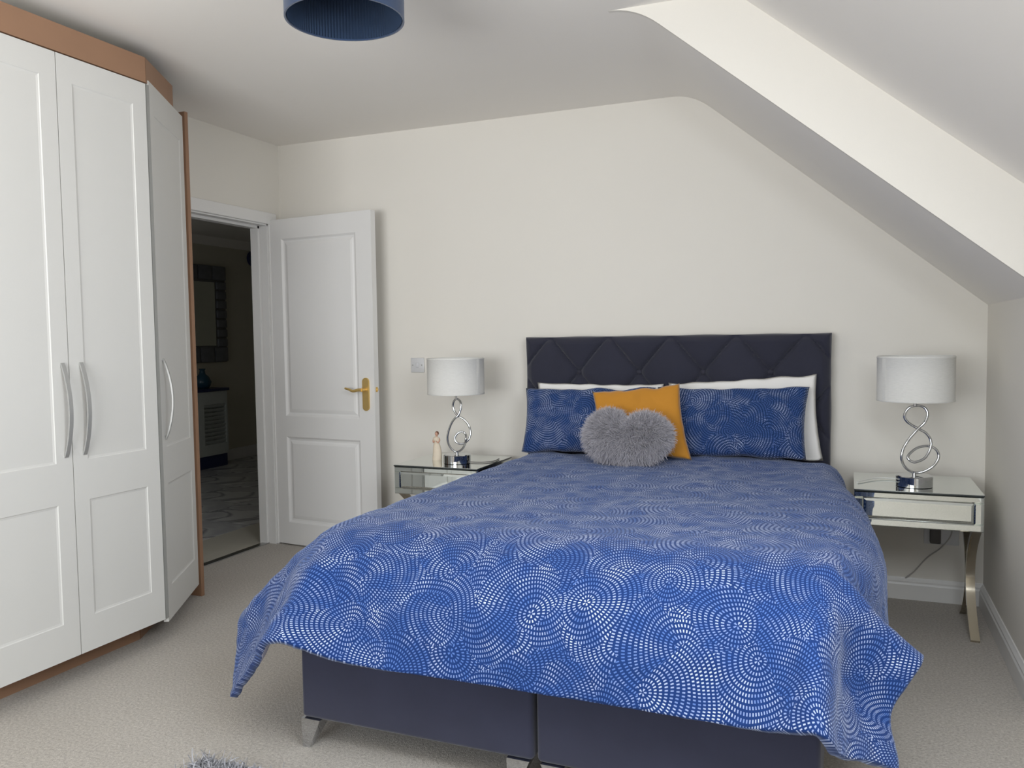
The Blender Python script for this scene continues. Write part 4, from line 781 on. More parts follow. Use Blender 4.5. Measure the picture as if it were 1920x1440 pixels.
-1030,-1206,222,-1034,-1206,259,-1038,-1206,296,-1034,-1207,333,-1035,-1207,370,-1031,-1206,407,-1035,-1206,444,-1029,-1206,480,-1030,-1206,517,-1022,-1206,554,-1010,-1206,589,-990,-1206,620,-962,-1206,645,-929,-1206,662,-893,-1206,669,-856,-1206,671,-819,-1206,670,-782,-1206,673,-745,-1206,669,-708,-1206,667,-671,-1206,668,-634,-1206,669,-597,-1206,670,-560,-1206,672,-523,-1206,673,-486,-1206,674,-449,-1206,675,-412,-1206,675,-375,-1206,676,-338,-1206,676,-301,-1206,676,-264,-1206,675,-228,-1206,674,-191,-1206,673,-154,-1206,672,-117,-1206,671,-80,-1206,670,-43,-1206,669,-6,-1206,669,31,-1206,670,68,-1206,670,105,-1206,671,142,-1206,671,179,-1206,671,216,-1206,671,253,-1206,670,290,-1206,669,328,-1206,668,366,-1206,669,405,-1206,671,444,-1206,670,483,-1206,671,523,-1206,670,562,-1206,667,600,-1206,660,632,-1206,637,662,-1206,614,679,-1206,580,692,-1206,545,693,-1206,507,694,-1206,470,697,-1206,433,695,-1206,396,697,-1206,359,699,-1206,323,
-1031,-1241,222,-1037,-1241,259,-1035,-1241,296,-1037,-1241,333,-1034,-1241,370,-1032,-1241,407,-1036,-1241,444,-1031,-1241,480,-1031,-1241,517,-1022,-1241,554,-1010,-1240,589,-990,-1240,620,-962,-1240,645,-929,-1240,662,-893,-1240,669,-856,-1240,670,-819,-1240,672,-782,-1240,670,-745,-1240,670,-708,-1240,667,-671,-1240,668,-634,-1240,669,-597,-1240,670,-560,-1240,672,-523,-1240,673,-486,-1240,674,-449,-1240,675,-412,-1240,676,-375,-1240,676,-338,-1240,676,-301,-1240,675,-264,-1240,675,-228,-1240,674,-191,-1240,673,-154,-1240,672,-117,-1240,671,-80,-1240,670,-43,-1240,670,-6,-1240,669,31,-1240,669,68,-1240,670,105,-1240,670,142,-1240,671,179,-1240,671,216,-1240,671,253,-1240,671,290,-1240,670,329,-1240,669,367,-1240,673,406,-1240,670,445,-1240,671,485,-1240,670,524,-1240,671,564,-1240,667,603,-1240,660,635,-1240,638,665,-1240,614,682,-1240,580,695,-1240,545,694,-1240,507,699,-1240,471,697,-1240,434,701,-1240,397,700,-1240,360,701,-1240,323,
-1029,-1275,222,-1035,-1275,259,-1036,-1275,296,-1037,-1275,333,-1035,-1275,370,-1035,-1275,407,-1035,-1275,444,-1033,-1275,481,-1031,-1275,518,-1023,-1275,554,-1010,-1275,589,-990,-1275,620,-962,-1275,645,-929,-1275,662,-893,-1275,669,-856,-1275,670,-819,-1275,670,-782,-1275,673,-745,-1275,669,-708,-1275,666,-671,-1275,667,-634,-1275,668,-597,-1275,669,-560,-1275,671,-523,-1275,673,-486,-1275,674,-449,-1275,675,-412,-1275,676,-375,-1275,676,-338,-1275,675,-301,-1275,675,-264,-1275,674,-228,-1275,673,-191,-1275,673,-154,-1275,672,-117,-1275,671,-80,-1275,671,-43,-1275,670,-6,-1275,670,31,-1275,670,68,-1275,670,105,-1275,671,142,-1275,671,179,-1275,672,216,-1275,672,253,-1275,671,291,-1275,671,329,-1275,670,368,-1275,670,407,-1274,672,447,-1275,671,486,-1274,671,526,-1274,671,566,-1275,668,605,-1275,660,637,-1275,637,667,-1275,614,684,-1275,580,697,-1275,545,699,-1275,507,701,-1274,471,700,-1274,434,698,-1274,396,701,-1274,360,703,-1275,323,
-1029,-1309,222,-1036,-1310,259,-1033,-1309,296,-1036,-1310,333,-1033,-1309,370,-1034,-1309,407,-1031,-1309,444,-1030,-1309,481,-1032,-1309,518,-1023,-1309,554,-1010,-1309,589,-990,-1309,620,-962,-1309,644,-929,-1309,662,-893,-1309,669,-856,-1309,670,-819,-1309,671,-782,-1309,669,-745,-1309,669,-708,-1309,665,-671,-1309,666,-634,-1309,667,-597,-1309,668,-560,-1309,670,-523,-1309,672,-486,-1309,674,-449,-1309,675,-412,-1309,675,-375,-1309,675,-338,-1309,675,-301,-1309,675,-264,-1309,674,-228,-1309,673,-191,-1309,673,-154,-1309,672,-117,-1309,672,-80,-1309,672,-43,-1309,672,-6,-1309,671,31,-1309,671,68,-1309,671,105,-1309,672,142,-1309,672,179,-1309,672,216,-1309,672,253,-1309,672,291,-1309,671,330,-1309,670,369,-1309,674,408,-1309,670,448,-1309,673,487,-1309,670,527,-1309,672,567,-1309,668,606,-1309,660,639,-1309,638,669,-1309,614,686,-1309,580,699,-1309,545,700,-1309,507,705,-1309,471,704,-1309,434,702,-1309,397,705,-1309,360,704,-1309,323,
-1029,-1344,222,-1033,-1344,259,-1031,-1344,296,-1033,-1344,333,-1030,-1344,370,-1033,-1344,407,-1031,-1344,444,-1032,-1344,481,-1028,-1343,517,-1022,-1343,554,-1010,-1343,589,-990,-1343,620,-962,-1343,645,-929,-1343,662,-893,-1343,669,-856,-1343,670,-819,-1343,670,-782,-1343,672,-745,-1343,669,-708,-1343,664,-671,-1343,665,-634,-1343,666,-597,-1343,667,-560,-1343,669,-523,-1343,671,-486,-1343,673,-449,-1343,674,-412,-1343,675,-375,-1343,675,-338,-1343,675,-301,-1343,674,-264,-1343,674,-228,-1343,673,-191,-1343,673,-154,-1343,673,-117,-1343,673,-80,-1343,673,-43,-1343,673,-6,-1343,673,31,-1343,673,68,-1343,673,105,-1343,673,142,-1343,673,179,-1343,673,216,-1343,673,253,-1343,672,291,-1343,672,330,-1343,671,369,-1343,670,409,-1343,671,449,-1343,671,489,-1343,671,529,-1343,671,569,-1343,668,608,-1343,660,640,-1343,638,671,-1343,614,689,-1343,580,702,-1343,545,706,-1343,508,705,-1343,471,706,-1343,434,704,-1343,397,706,-1343,360,709,-1343,323,
-1030,-1378,222,-1030,-1378,259,-1030,-1378,296,-1032,-1378,333,-1029,-1378,370,-1031,-1378,407,-1030,-1378,444,-1032,-1378,481,-1030,-1378,518,-1023,-1378,554,-1010,-1378,589,-990,-1378,620,-962,-1378,645,-929,-1378,662,-893,-1377,669,-856,-1378,670,-819,-1378,671,-782,-1377,670,-745,-1377,669,-708,-1378,664,-671,-1378,664,-634,-1378,665,-597,-1378,667,-560,-1378,669,-523,-1378,671,-486,-1378,672,-449,-1378,673,-412,-1378,674,-375,-1378,674,-338,-1378,674,-301,-1378,673,-264,-1378,673,-228,-1378,673,-191,-1378,673,-154,-1378,674,-117,-1378,674,-80,-1378,675,-43,-1378,675,-6,-1378,675,31,-1378,675,68,-1378,675,105,-1378,675,142,-1378,675,179,-1378,674,216,-1378,674,254,-1378,673,292,-1378,672,331,-1378,671,370,-1377,674,409,-1377,671,449,-1377,672,489,-1377,671,530,-1377,674,569,-1377,668,609,-1377,660,642,-1377,638,672,-1377,614,690,-1377,580,702,-1377,545,708,-1377,508,706,-1377,471,707,-1377,434,706,-1377,397,705,-1378,359,708,-1377,323,
-1029,-1412,222,-1031,-1412,259,-1030,-1413,296,-1028,-1412,333,-1031,-1412,370,-1028,-1412,407,-1031,-1412,444,-1031,-1412,481,-1026,-1412,517,-1022,-1412,554,-1010,-1412,589,-990,-1412,620,-962,-1412,645,-929,-1412,662,-893,-1412,669,-856,-1412,671,-819,-1412,670,-782,-1412,672,-745,-1412,669,-708,-1412,664,-671,-1412,665,-634,-1412,665,-597,-1412,667,-560,-1412,669,-523,-1412,670,-486,-1412,672,-449,-1412,673,-412,-1412,673,-375,-1412,673,-338,-1412,673,-301,-1412,673,-264,-1412,673,-228,-1412,673,-191,-1412,674,-154,-1412,674,-117,-1412,675,-80,-1412,676,-43,-1412,677,-6,-1412,677,31,-1412,677,68,-1412,677,105,-1412,676,142,-1412,676,179,-1412,675,216,-1412,675,254,-1412,674,292,-1412,673,331,-1412,672,370,-1412,671,410,-1412,671,450,-1412,671,490,-1412,673,530,-1412,671,570,-1412,667,609,-1412,660,643,-1412,638,673,-1412,614,690,-1412,579,705,-1412,545,709,-1412,508,707,-1412,471,708,-1412,434,708,-1412,397,712,-1412,360,711,-1412,323,
-1030,-1447,222,-1030,-1447,259,-1029,-1447,296,-1029,-1447,333,-1034,-1447,370,-1030,-1447,407,-1033,-1447,444,-1027,-1446,480,-1028,-1446,517,-1022,-1446,554,-1010,-1446,589,-990,-1446,620,-962,-1446,645,-929,-1446,662,-893,-1446,669,-856,-1446,671,-819,-1446,671,-782,-1446,669,-745,-1446,669,-708,-1446,665,-671,-1446,665,-634,-1446,666,-597,-1446,667,-560,-1446,669,-523,-1446,670,-486,-1446,672,-449,-1446,672,-412,-1446,673,-375,-1446,672,-338,-1446,672,-301,-1446,672,-264,-1446,672,-228,-1446,672,-191,-1446,673,-154,-1446,675,-117,-1446,676,-80,-1446,677,-43,-1446,678,-6,-1446,679,31,-1446,678,68,-1446,678,105,-1446,678,142,-1446,677,179,-1446,676,216,-1446,675,254,-1446,675,292,-1446,674,331,-1446,673,370,-1446,672,410,-1446,672,450,-1446,675,490,-1446,672,530,-1446,674,570,-1446,667,610,-1446,660,643,-1446,638,673,-1446,614,691,-1446,580,705,-1446,545,709,-1446,508,711,-1446,471,706,-1446,434,710,-1446,397,713,-1446,360,712,-1446,323,
-1030,-1481,222,-1031,-1481,259,-1033,-1481,296,-1032,-1481,333,-1032,-1481,370,-1034,-1481,407,-1030,-1481,444,-1028,-1481,481,-1029,-1480,518,-1022,-1481,554,-1010,-1480,589,-990,-1480,620,-962,-1480,645,-929,-1480,662,-893,-1480,669,-856,-1480,671,-819,-1480,670,-782,-1480,672,-745,-1480,669,-708,-1480,666,-671,-1480,667,-634,-1480,667,-597,-1480,668,-560,-1480,670,-523,-1480,671,-486,-1480,672,-449,-1480,672,-412,-1480,672,-375,-1480,672,-338,-1480,671,-301,-1480,671,-264,-1480,671,-228,-1480,672,-191,-1480,673,-154,-1480,675,-117,-1480,676,-80,-1480,678,-43,-1480,679,-6,-1480,679,31,-1480,679,68,-1480,679,105,-1480,678,142,-1480,678,179,-1480,677,216,-1480,676,254,-1480,675,292,-1480,674,331,-1480,673,370,-1480,673,410,-1480,674,450,-1480,671,490,-1480,671,530,-1480,671,570,-1480,667,610,-1480,660,643,-1480,638,673,-1480,614,690,-1480,579,705,-1480,545,705,-1480,508,710,-1480,471,707,-1480,434,712,-1480,397,711,-1480,360,711,-1480,323,
-1030,-1515,222,-1029,-1515,259,-1030,-1515,296,-1028,-1515,333,-1034,-1515,370,-1034,-1515,407,-1031,-1515,444,-1031,-1515,481,-1027,-1515,517,-1022,-1515,554,-1010,-1515,589,-990,-1515,620,-962,-1515,645,-929,-1515,662,-893,-1515,670,-856,-1515,670,-819,-1515,672,-782,-1515,669,-745,-1515,670,-708,-1515,668,-671,-1515,668,-634,-1515,669,-597,-1515,670,-560,-1515,671,-523,-1515,672,-486,-1515,672,-449,-1515,672,-412,-1515,672,-375,-1515,671,-338,-1515,671,-301,-1515,670,-264,-1515,671,-228,-1515,671,-191,-1515,672,-154,-1515,674,-117,-1515,676,-80,-1515,677,-43,-1515,679,-6,-1515,679,31,-1515,679,68,-1515,679,105,-1515,678,142,-1515,677,179,-1515,677,216,-1515,676,254,-1515,675,292,-1515,674,331,-1515,674,370,-1515,671,409,-1515,672,449,-1515,670,489,-1515,670,530,-1515,673,570,-1515,668,609,-1515,660,642,-1515,638,673,-1515,614,690,-1515,580,704,-1515,545,703,-1515,507,709,-1515,471,706,-1515,434,709,-1515,397,708,-1515,360,714,-1514,324,
-1034,-1549,222,-1034,-1549,259,-1031,-1549,296,-1029,-1549,333,-1029,-1549,370,-1035,-1550,407,-1032,-1549,444,-1033,-1549,481,-1029,-1549,518,-1022,-1549,554,-1010,-1549,589,-990,-1549,620,-962,-1549,645,-929,-1549,662,-893,-1549,670,-856,-1549,672,-819,-1549,669,-782,-1549,673,-745,-1549,670,-708,-1549,669,-671,-1549,670,-634,-1549,670,-597,-1549,671,-560,-1549,672,-523,-1549,673,-486,-1549,673,-449,-1549,673,-412,-1549,672,-375,-1549,671,-338,-1549,670,-301,-1549,670,-264,-1549,670,-228,-1549,671,-191,-1549,672,-154,-1549,673,-117,-1549,675,-80,-1549,677,-43,-1549,678,-6,-1549,679,31,-1549,678,68,-1549,678,105,-1549,677,142,-1549,677,179,-1549,676,216,-1549,675,253,-1549,674,292,-1549,674,330,-1549,673,369,-1549,672,409,-1549,673,449,-1549,671,489,-1549,672,529,-1549,671,569,-1549,668,608,-1549,660,640,-1549,637,671,-1549,614,688,-1549,579,702,-1549,545,702,-1549,508,708,-1549,471,705,-1549,434,706,-1549,397,711,-1549,360,715,-1549,324,
-1036,-1584,222,-1033,-1584,259,-1029,-1584,296,-1030,-1584,333,-1032,-1583,370,-1031,-1584,407,-1029,-1584,444,-1030,-1583,481,-1030,-1583,518,-1023,-1583,554,-1010,-1583,589,-990,-1583,620,-962,-1583,645,-929,-1583,662,-893,-1583,670,-856,-1583,669,-819,-1583,671,-782,-1583,670,-745,-1583,672,-708,-1583,671,-671,-1583,672,-634,-1583,672,-597,-1583,673,-560,-1583,673,-523,-1583,674,-486,-1583,674,-449,-1583,673,-412,-1583,672,-375,-1583,671,-338,-1583,670,-301,-1583,670,-264,-1583,670,-228,-1583,670,-191,-1583,671,-154,-1583,672,-117,-1583,674,-80,-1583,675,-43,-1583,676,-6,-1583,677,31,-1583,677,68,-1583,677,105,-1583,676,142,-1583,675,179,-1583,675,216,-1583,674,253,-1583,673,291,-1583,673,330,-1583,673,369,-1583,675,408,-1583,672,448,-1583,673,488,-1583,669,528,-1583,672,567,-1583,668,607,-1583,659,639,-1583,638,670,-1583,614,687,-1583,580,701,-1583,545,700,-1583,508,703,-1583,471,707,-1583,434,708,-1583,397,715,-1583,361,719,-1583,325,
-1038,-1618,222,-1033,-1618,259,-1033,-1618,296,-1035,-1618,333,-1032,-1618,370,-1035,-1618,407,-1032,-1618,444,-1033,-1618,481,-1030,-1618,518,-1023,-1618,554,-1010,-1618,589,-990,-1618,620,-962,-1618,645,-929,-1618,662,-893,-1618,670,-856,-1618,673,-819,-1618,669,-782,-1617,671,-745,-1618,671,-708,-1618,672,-671,-1618,673,-634,-1618,673,-597,-1618,674,-560,-1618,675,-523,-1618,675,-486,-1618,674,-449,-1618,674,-412,-1618,673,-375,-1618,672,-338,-1618,670,-301,-1618,670,-264,-1618,669,-228,-1618,670,-191,-1618,670,-154,-1618,671,-117,-1618,672,-80,-1618,674,-43,-1618,675,-6,-1618,675,31,-1618,675,68,-1618,675,105,-1618,674,142,-1618,674,179,-1618,673,216,-1618,673,253,-1618,672,291,-1618,672,329,-1618,672,368,-1618,671,407,-1618,670,447,-1618,673,487,-1618,670,526,-1618,673,566,-1617,668,605,-1618,659,638,-1618,638,668,-1618,614,684,-1618,579,699,-1618,545,699,-1618,508,700,-1617,471,706,-1617,434,708,-1617,397,714,-1617,361,722,-1617,325,
-1040,-1652,222,-1034,-1652,259,-1033,-1652,296,-1036,-1652,333,-1035,-1652,370,-1031,-1652,407,-1028,-1652,444,-1030,-1652,481,-1030,-1652,518,-1023,-1652,554,-1010,-1652,589,-990,-1652,620,-962,-1652,645,-929,-1652,662,-893,-1652,670,-856,-1652,670,-819,-1652,671,-782,-1652,670,-745,-1652,673,-708,-1652,673,-671,-1652,674,-634,-1652,674,-597,-1652,675,-560,-1652,675,-523,-1652,675,-486,-1652,675,-449,-1652,674,-412,-1652,673,-375,-1652,672,-338,-1652,671,-301,-1652,670,-264,-1652,669,-228,-1652,669,-191,-1652,670,-154,-1652,670,-117,-1652,671,-80,-1652,672,-43,-1652,673,-6,-1652,674,31,-1652,674,68,-1652,674,105,-1652,673,142,-1652,672,179,-1652,672,216,-1652,671,253,-1652,671,291,-1652,671,329,-1652,671,367,-1652,672,406,-1652,671,446,-1652,673,485,-1652,672,525,-1652,674,564,-1652,668,603,-1652,659,635,-1652,638,666,-1652,614,682,-1652,580,696,-1652,545,697,-1652,508,698,-1652,471,701,-1652,434,710,-1651,398,713,-1651,361,724,-1651,326,
-1045,-1686,223,-1037,-1687,259,-1036,-1686,296,-1034,-1686,333,-1035,-1686,370,-1031,-1686,407,-1032,-1686,444,-1032,-1686,481,-1029,-1686,518,-1023,-1686,554,-1010,-1686,589,-989,-1686,620,-962,-1686,645,-929,-1686,661,-893,-1686,670,-856,-1686,671,-819,-1686,670,-782,-1686,671,-745,-1686,671,-708,-1686,674,-671,-1686,674,-634,-1686,674,-597,-1686,675,-560,-1686,675,-523,-1686,675,-486,-1686,675,-449,-1686,675,-412,-1686,674,-375,-1686,672,-338,-1686,671,-301,-1686,670,-264,-1686,670,-228,-1686,669,-191,-1686,669,-154,-1686,670,-117,-1686,671,-80,-1686,671,-43,-1686,672,-6,-1686,673,31,-1686,673,68,-1686,673,105,-1686,672,142,-1686,672,179,-1686,671,216,-1686,670,253,-1686,670,290,-1686,670,328,-1686,670,367,-1686,672,405,-1686,670,444,-1686,672,484,-1686,670,523,-1686,673,562,-1686,668,601,-1686,659,633,-1686,638,663,-1686,614,680,-1686,580,693,-1686,545,692,-1686,507,698,-1686,471,699,-1686,434,709,-1686,398,714,-1685,362,727,-1684,328,
-1051,-1720,224,-1041,-1721,260,-1038,-1721,296,-1034,-1721,333,-1033,-1720,370,-1030,-1720,407,-1031,-1720,444,-1028,-1720,481,-1027,-1721,518,-1024,-1720,555,-1010,-1720,589,-990,-1720,620,-962,-1720,645,-929,-1720,662,-893,-1721,670,-856,-1721,671,-819,-1721,671,-782,-1721,670,-745,-1721,670,-708,-1721,673,-671,-1721,674,-634,-1720,671,-597,-1721,674,-560,-1720,671,-523,-1720,671,-486,-1720,674,-449,-1720,673,-412,-1720,673,-375,-1721,674,-338,-1720,669,-301,-1720,674,-265,-1720,670,-228,-1720,672,-191,-1720,671,-154,-1721,671,-117,-1721,671,-80,-1721,672,-43,-1720,670,-6,-1720,670,31,-1720,673,68,-1720,671,105,-1720,671,142,-1721,670,179,-1720,673,216,-1720,672,253,-1720,674,290,-1721,670,328,-1721,671,366,-1721,670,404,-1721,672,443,-1721,671,482,-1720,670,521,-1721,673,560,-1720,668,598,-1720,659,631,-1720,638,660,-1721,614,677,-1720,580,689,-1720,545,689,-1720,507,690,-1720,471,694,-1720,434,703,-1720,398,716,-1719,364,727,-1718,330,
-1058,-1753,225,-1046,-1755,260,-1038,-1755,296,-1036,-1755,333,-1035,-1755,370,-1033,-1755,408,-1027,-1755,444,-1031,-1755,481,-1026,-1755,518,-1024,-1755,555,-1010,-1755,589,-990,-1755,621,-962,-1755,645,-929,-1755,662,-893,-1755,669,-856,-1755,671,-819,-1755,670,-782,-1755,673,-745,-1755,671,-708,-1755,674,-671,-1755,670,-634,-1755,671,-597,-1755,669,-560,-1755,670,-523,-1755,671,-486,-1755,672,-449,-1755,670,-412,-1755,669,-375,-1755,669,-338,-1755,671,-301,-1755,669,-265,-1755,671,-228,-1755,670,-191,-1755,670,-154,-1755,669,-117,-1755,670,-80,-1755,670,-43,-1755,670,-6,-1755,673,31,-1755,670,68,-1755,670,105,-1755,673,142,-1755,670,179,-1755,673,216,-1755,669,253,-1755,671,290,-1755,671,327,-1755,670,365,-1755,671,403,-1755,672,442,-1755,670,481,-1755,673,519,-1755,671,558,-1755,670,595,-1755,658,629,-1755,640,656,-1755,613,673,-1755,580,683,-1755,544,682,-1755,507,683,-1754,471,692,-1754,435,698,-1754,399,710,-1753,365,727,-1751,333,
-1069,-1786,228,-1055,-1788,262,-1045,-1789,297,-1043,-1789,334,-1034,-1789,370,-1030,-1789,407,-1028,-1789,444,-1032,-1789,481,-1027,-1789,518,-1024,-1789,555,-1010,-1789,589,-992,-1789,622,-962,-1789,644,-930,-1789,663,-893,-1789,669,-856,-1789,670,-819,-1789,671,-782,-1789,671,-745,-1789,672,-708,-1789,669,-671,-1789,669,-634,-1789,673,-597,-1789,670,-560,-1789,673,-523,-1789,670,-486,-1789,673,-449,-1789,669,-412,-1789,672,-375,-1789,669,-338,-1789,672,-302,-1789,671,-264,-1789,670,-228,-1789,674,-191,-1789,669,-154,-1789,673,-117,-1789,670,-80,-1789,670,-43,-1789,671,-6,-1789,670,31,-1789,671,68,-1789,669,105,-1789,670,142,-1789,671,179,-1789,670,216,-1789,671,253,-1789,673,290,-1789,669,327,-1789,673,365,-1789,671,402,-1789,674,441,-1789,670,479,-1789,674,518,-1789,670,556,-1789,670,593,-1789,657,627,-1789,640,650,-1789,611,669,-1789,581,675,-1789,544,677,-1789,507,675,-1789,470,685,-1788,436,691,-1788,400,706,-1787,367,727,-1783,337,
-1087,-1815,233,-1069,-1819,265,-1054,-1822,299,-1042,-1823,334,-1034,-1823,370,-1032,-1823,407,-1028,-1823,444,-1032,-1823,481,-1025,-1823,518,-1023,-1823,555,-1010,-1823,589,-992,-1823,622,-962,-1823,644,-930,-1824,663,-893,-1824,669,-856,-1824,672,-819,-1824,670,-782,-1824,673,-745,-1824,669,-708,-1823,672,-671,-1823,670,-634,-1823,669,-597,-1823,672,-560,-1823,670,-523,-1823,672,-486,-1823,670,-449,-1823,671,-412,-1823,669,-375,-1823,670,-338,-1823,669,-301,-1823,671,-265,-1823,672,-228,-1823,671,-191,-1823,671,-154,-1823,670,-117,-1823,669,-80,-1823,673,-43,-1823,670,-6,-1823,674,31,-1823,670,68,-1823,669,105,-1823,673,142,-1823,670,179,-1823,672,216,-1823,670,253,-1823,669,290,-1823,672,327,-1823,669,364,-1824,672,402,-1823,671,440,-1823,672,478,-1823,671,516,-1823,670,555,-1823,671,590,-1823,657,622,-1823,641,644,-1823,612,661,-1823,581,665,-1823,544,665,-1823,507,665,-1823,470,680,-1822,437,687,-1821,402,705,-1819,371,726,-1815,342,
-1106,-1842,240,-1087,-1848,271,-1069,-1852,303,-1054,-1855,337,-1042,-1857,372,-1033,-1858,408,-1028,-1857,444,-1032,-1858,481,-1027,-1858,518,-1024,-1858,555,-1010,-1858,589,-992,-1858,622,-962,-1858,644,-930,-1858,663,-893,-1858,669,-856,-1858,671,-819,-1858,671,-782,-1858,669,-745,-1858,671,-708,-1858,670,-671,-1858,669,-634,-1858,673,-597,-1858,670,-560,-1858,673,-523,-1858,670,-486,-1858,674,-449,-1858,670,-412,-1857,673,-375,-1858,669,-339,-1858,673,-302,-1858,673,-265,-1858,671,-228,-1858,672,-191,-1858,670,-154,-1858,672,-117,-1858,671,-80,-1858,671,-43,-1858,671,-6,-1858,670,31,-1858,672,68,-1858,671,105,-1858,669,142,-1858,671,179,-1858,670,216,-1858,671,253,-1857,673,290,-1857,669,327,-1858,674,364,-1858,669,401,-1858,674,439,-1858,670,477,-1858,672,515,-1858,669,553,-1858,671,586,-1857,658,616,-1858,640,637,-1858,612,652,-1858,581,655,-1857,544,656,-1857,507,656,-1857,470,669,-1856,438,687,-1853,408,705,-1850,377,728,-1845,350,
-1131,-1865,251,-1110,-1874,280,-1089,-1881,310,-1070,-1886,341,-1052,-1890,373,-1038,-1892,408,-1029,-1892,444,-1025,-1891,480,-1025,-1892,518,-1022,-1892,555,-1010,-1892,589,-992,-1892,622,-962,-1892,644,-930,-1892,663,-893,-1893,669,-857,-1893,673,-820,-1892,670,-783,-1892,673,-746,-1892,669,-708,-1892,671,-671,-1892,670,-634,-1892,669,-597,-1892,669,-560,-1892,669,-523,-1892,669,-486,-1892,670,-449,-1892,671,-412,-1892,670,-375,-1892,671,-338,-1892,670,-301,-1892,670,-264,-1892,672,-228,-1892,670,-191,-1892,670,-154,-1892,670,-117,-1892,670,-80,-1892,671,-42,-1892,670,-5,-1892,673,31,-1892,671,69,-1892,670,105,-1892,674,142,-1892,669,179,-1892,673,216,-1892,670,253,-1892,669,290,-1892,670,327,-1892,669,364,-1892,671,401,-1892,669,438,-1892,671,476,-1892,670,514,-1892,669,550,-1892,671,582,-1892,659,609,-1892,639,629,-1892,612,642,-1892,580,644,-1892,544,643,-1892,507,650,-1891,472,667,-1888,442,686,-1884,413,708,-1878,387,733,-1871,362,
-1160,-1885,264,-1138,-1894,293,-1117,-1902,322,-1095,-1910,351,-1074,-1917,381,-1054,-1923,412,-1038,-1925,445,-1026,-1926,480,-1025,-1926,518,-1022,-1926,555,-1009,-1926,590,-991,-1926,622,-964,-1926,647,-930,-1927,663,-894,-1927,669,-857,-1927,670,-820,-1927,670,-783,-1927,669,-746,-1926,670,-708,-1926,670,-671,-1926,669,-634,-1926,672,-597,-1926,670,-560,-1926,673,-523,-1926,670,-486,-1926,673,-449,-1926,670,-412,-1926,674,-375,-1926,671,-338,-1926,673,-301,-1926,673,-264,-1926,672,-227,-1926,673,-191,-1926,670,-154,-1926,673,-116,-1926,670,-79,-1926,670,-42,-1926,671,-5,-1926,669,32,-1926,670,68,-1926,670,105,-1926,669,142,-1926,671,179,-1926,670,216,-1926,670,253,-1926,672,290,-1926,670,328,-1926,673,364,-1926,670,401,-1926,672,438,-1926,670,476,-1927,672,512,-1927,671,546,-1926,670,578,-1926,660,603,-1926,640,621,-1926,612,631,-1926,579,633,-1926,543,634,-1926,507,650,-1922,478,668,-1918,450,690,-1911,425,714,-1903,401,740,-1893,378,
-1192,-1899,281,-1171,-1907,310,-1148,-1920,337,-1126,-1929,366,-1103,-1938,394,-1080,-1947,422,-1058,-1955,452,-1038,-1959,483,-1025,-1960,516,-1021,-1960,555,-1009,-1961,590,-987,-1961,620,-966,-1960,650,-931,-1961,662,-894,-1962,667,-857,-1962,669,-820,-1961,669,-783,-1961,669,-746,-1961,669,-709,-1961,671,-671,-1961,670,-634,-1961,671,-597,-1961,670,-560,-1961,671,-523,-1961,671,-486,-1960,669,-449,-1961,671,-412,-1961,669,-375,-1961,671,-338,-1960,669,-301,-1961,670,-264,-1961,670,-227,-1960,669,-191,-1961,670,-154,-1961,670,-117,-1960,669,-79,-1961,672,-42,-1961,669,-5,-1961,671,32,-1961,670,69,-1961,670,105,-1961,672,142,-1961,669,179,-1961,672,217,-1961,670,254,-1960,670,291,-1961,670,328,-1960,669,364,-1961,669,401,-1961,669,439,-1961,669,475,-1961,669,510,-1961,669,543,-1961,668,574,-1960,662,597,-1961,641,611,-1961,611,622,-1960,579,624,-1960,543,637,-1956,515,656,-1948,490,677,-1939,466,700,-1928,445,723,-1921,420,749,-1912,396,
-1227,-1909,301,-1205,-1921,328,-1182,-1932,356,-1160,-1937,386,-1137,-1947,414,-1113,-1960,440,-1089,-1970,468,-1066,-1980,496,-1043,-1989,524,-1022,-1995,555,-1007,-1996,589,-985,-1995,620,-967,-1994,651,-931,-1996,659,-895,-1996,665,-857,-1996,666,-820,-1996,666,-783,-1995,666,-746,-1995,666,-708,-1995,666,-671,-1995,666,-634,-1995,666,-597,-1995,667,-560,-1995,667,-523,-1995,666,-486,-1995,669,-449,-1995,666,-412,-1995,670,-375,-1995,667,-338,-1995,670,-301,-1995,668,-264,-1995,670,-227,-1995,667,-190,-1995,667,-153,-1995,667,-116,-1995,666,-79,-1995,667,-42,-1995,667,-5,-1995,667,32,-1995,668,69,-1995,668,106,-1995,667,143,-1995,666,180,-1995,667,217,-1995,666,254,-1995,667,291,-1995,667,328,-1995,667,365,-1995,666,402,-1995,666,439,-1995,666,475,-1995,667,508,-1996,667,539,-1995,665,569,-1995,664,585,-1994,636,602,-1995,610,614,-1995,580,630,-1986,555,648,-1977,532,668,-1964,510,688,-1958,485,710,-1946,463,732,-1940,438,759,-1929,415,
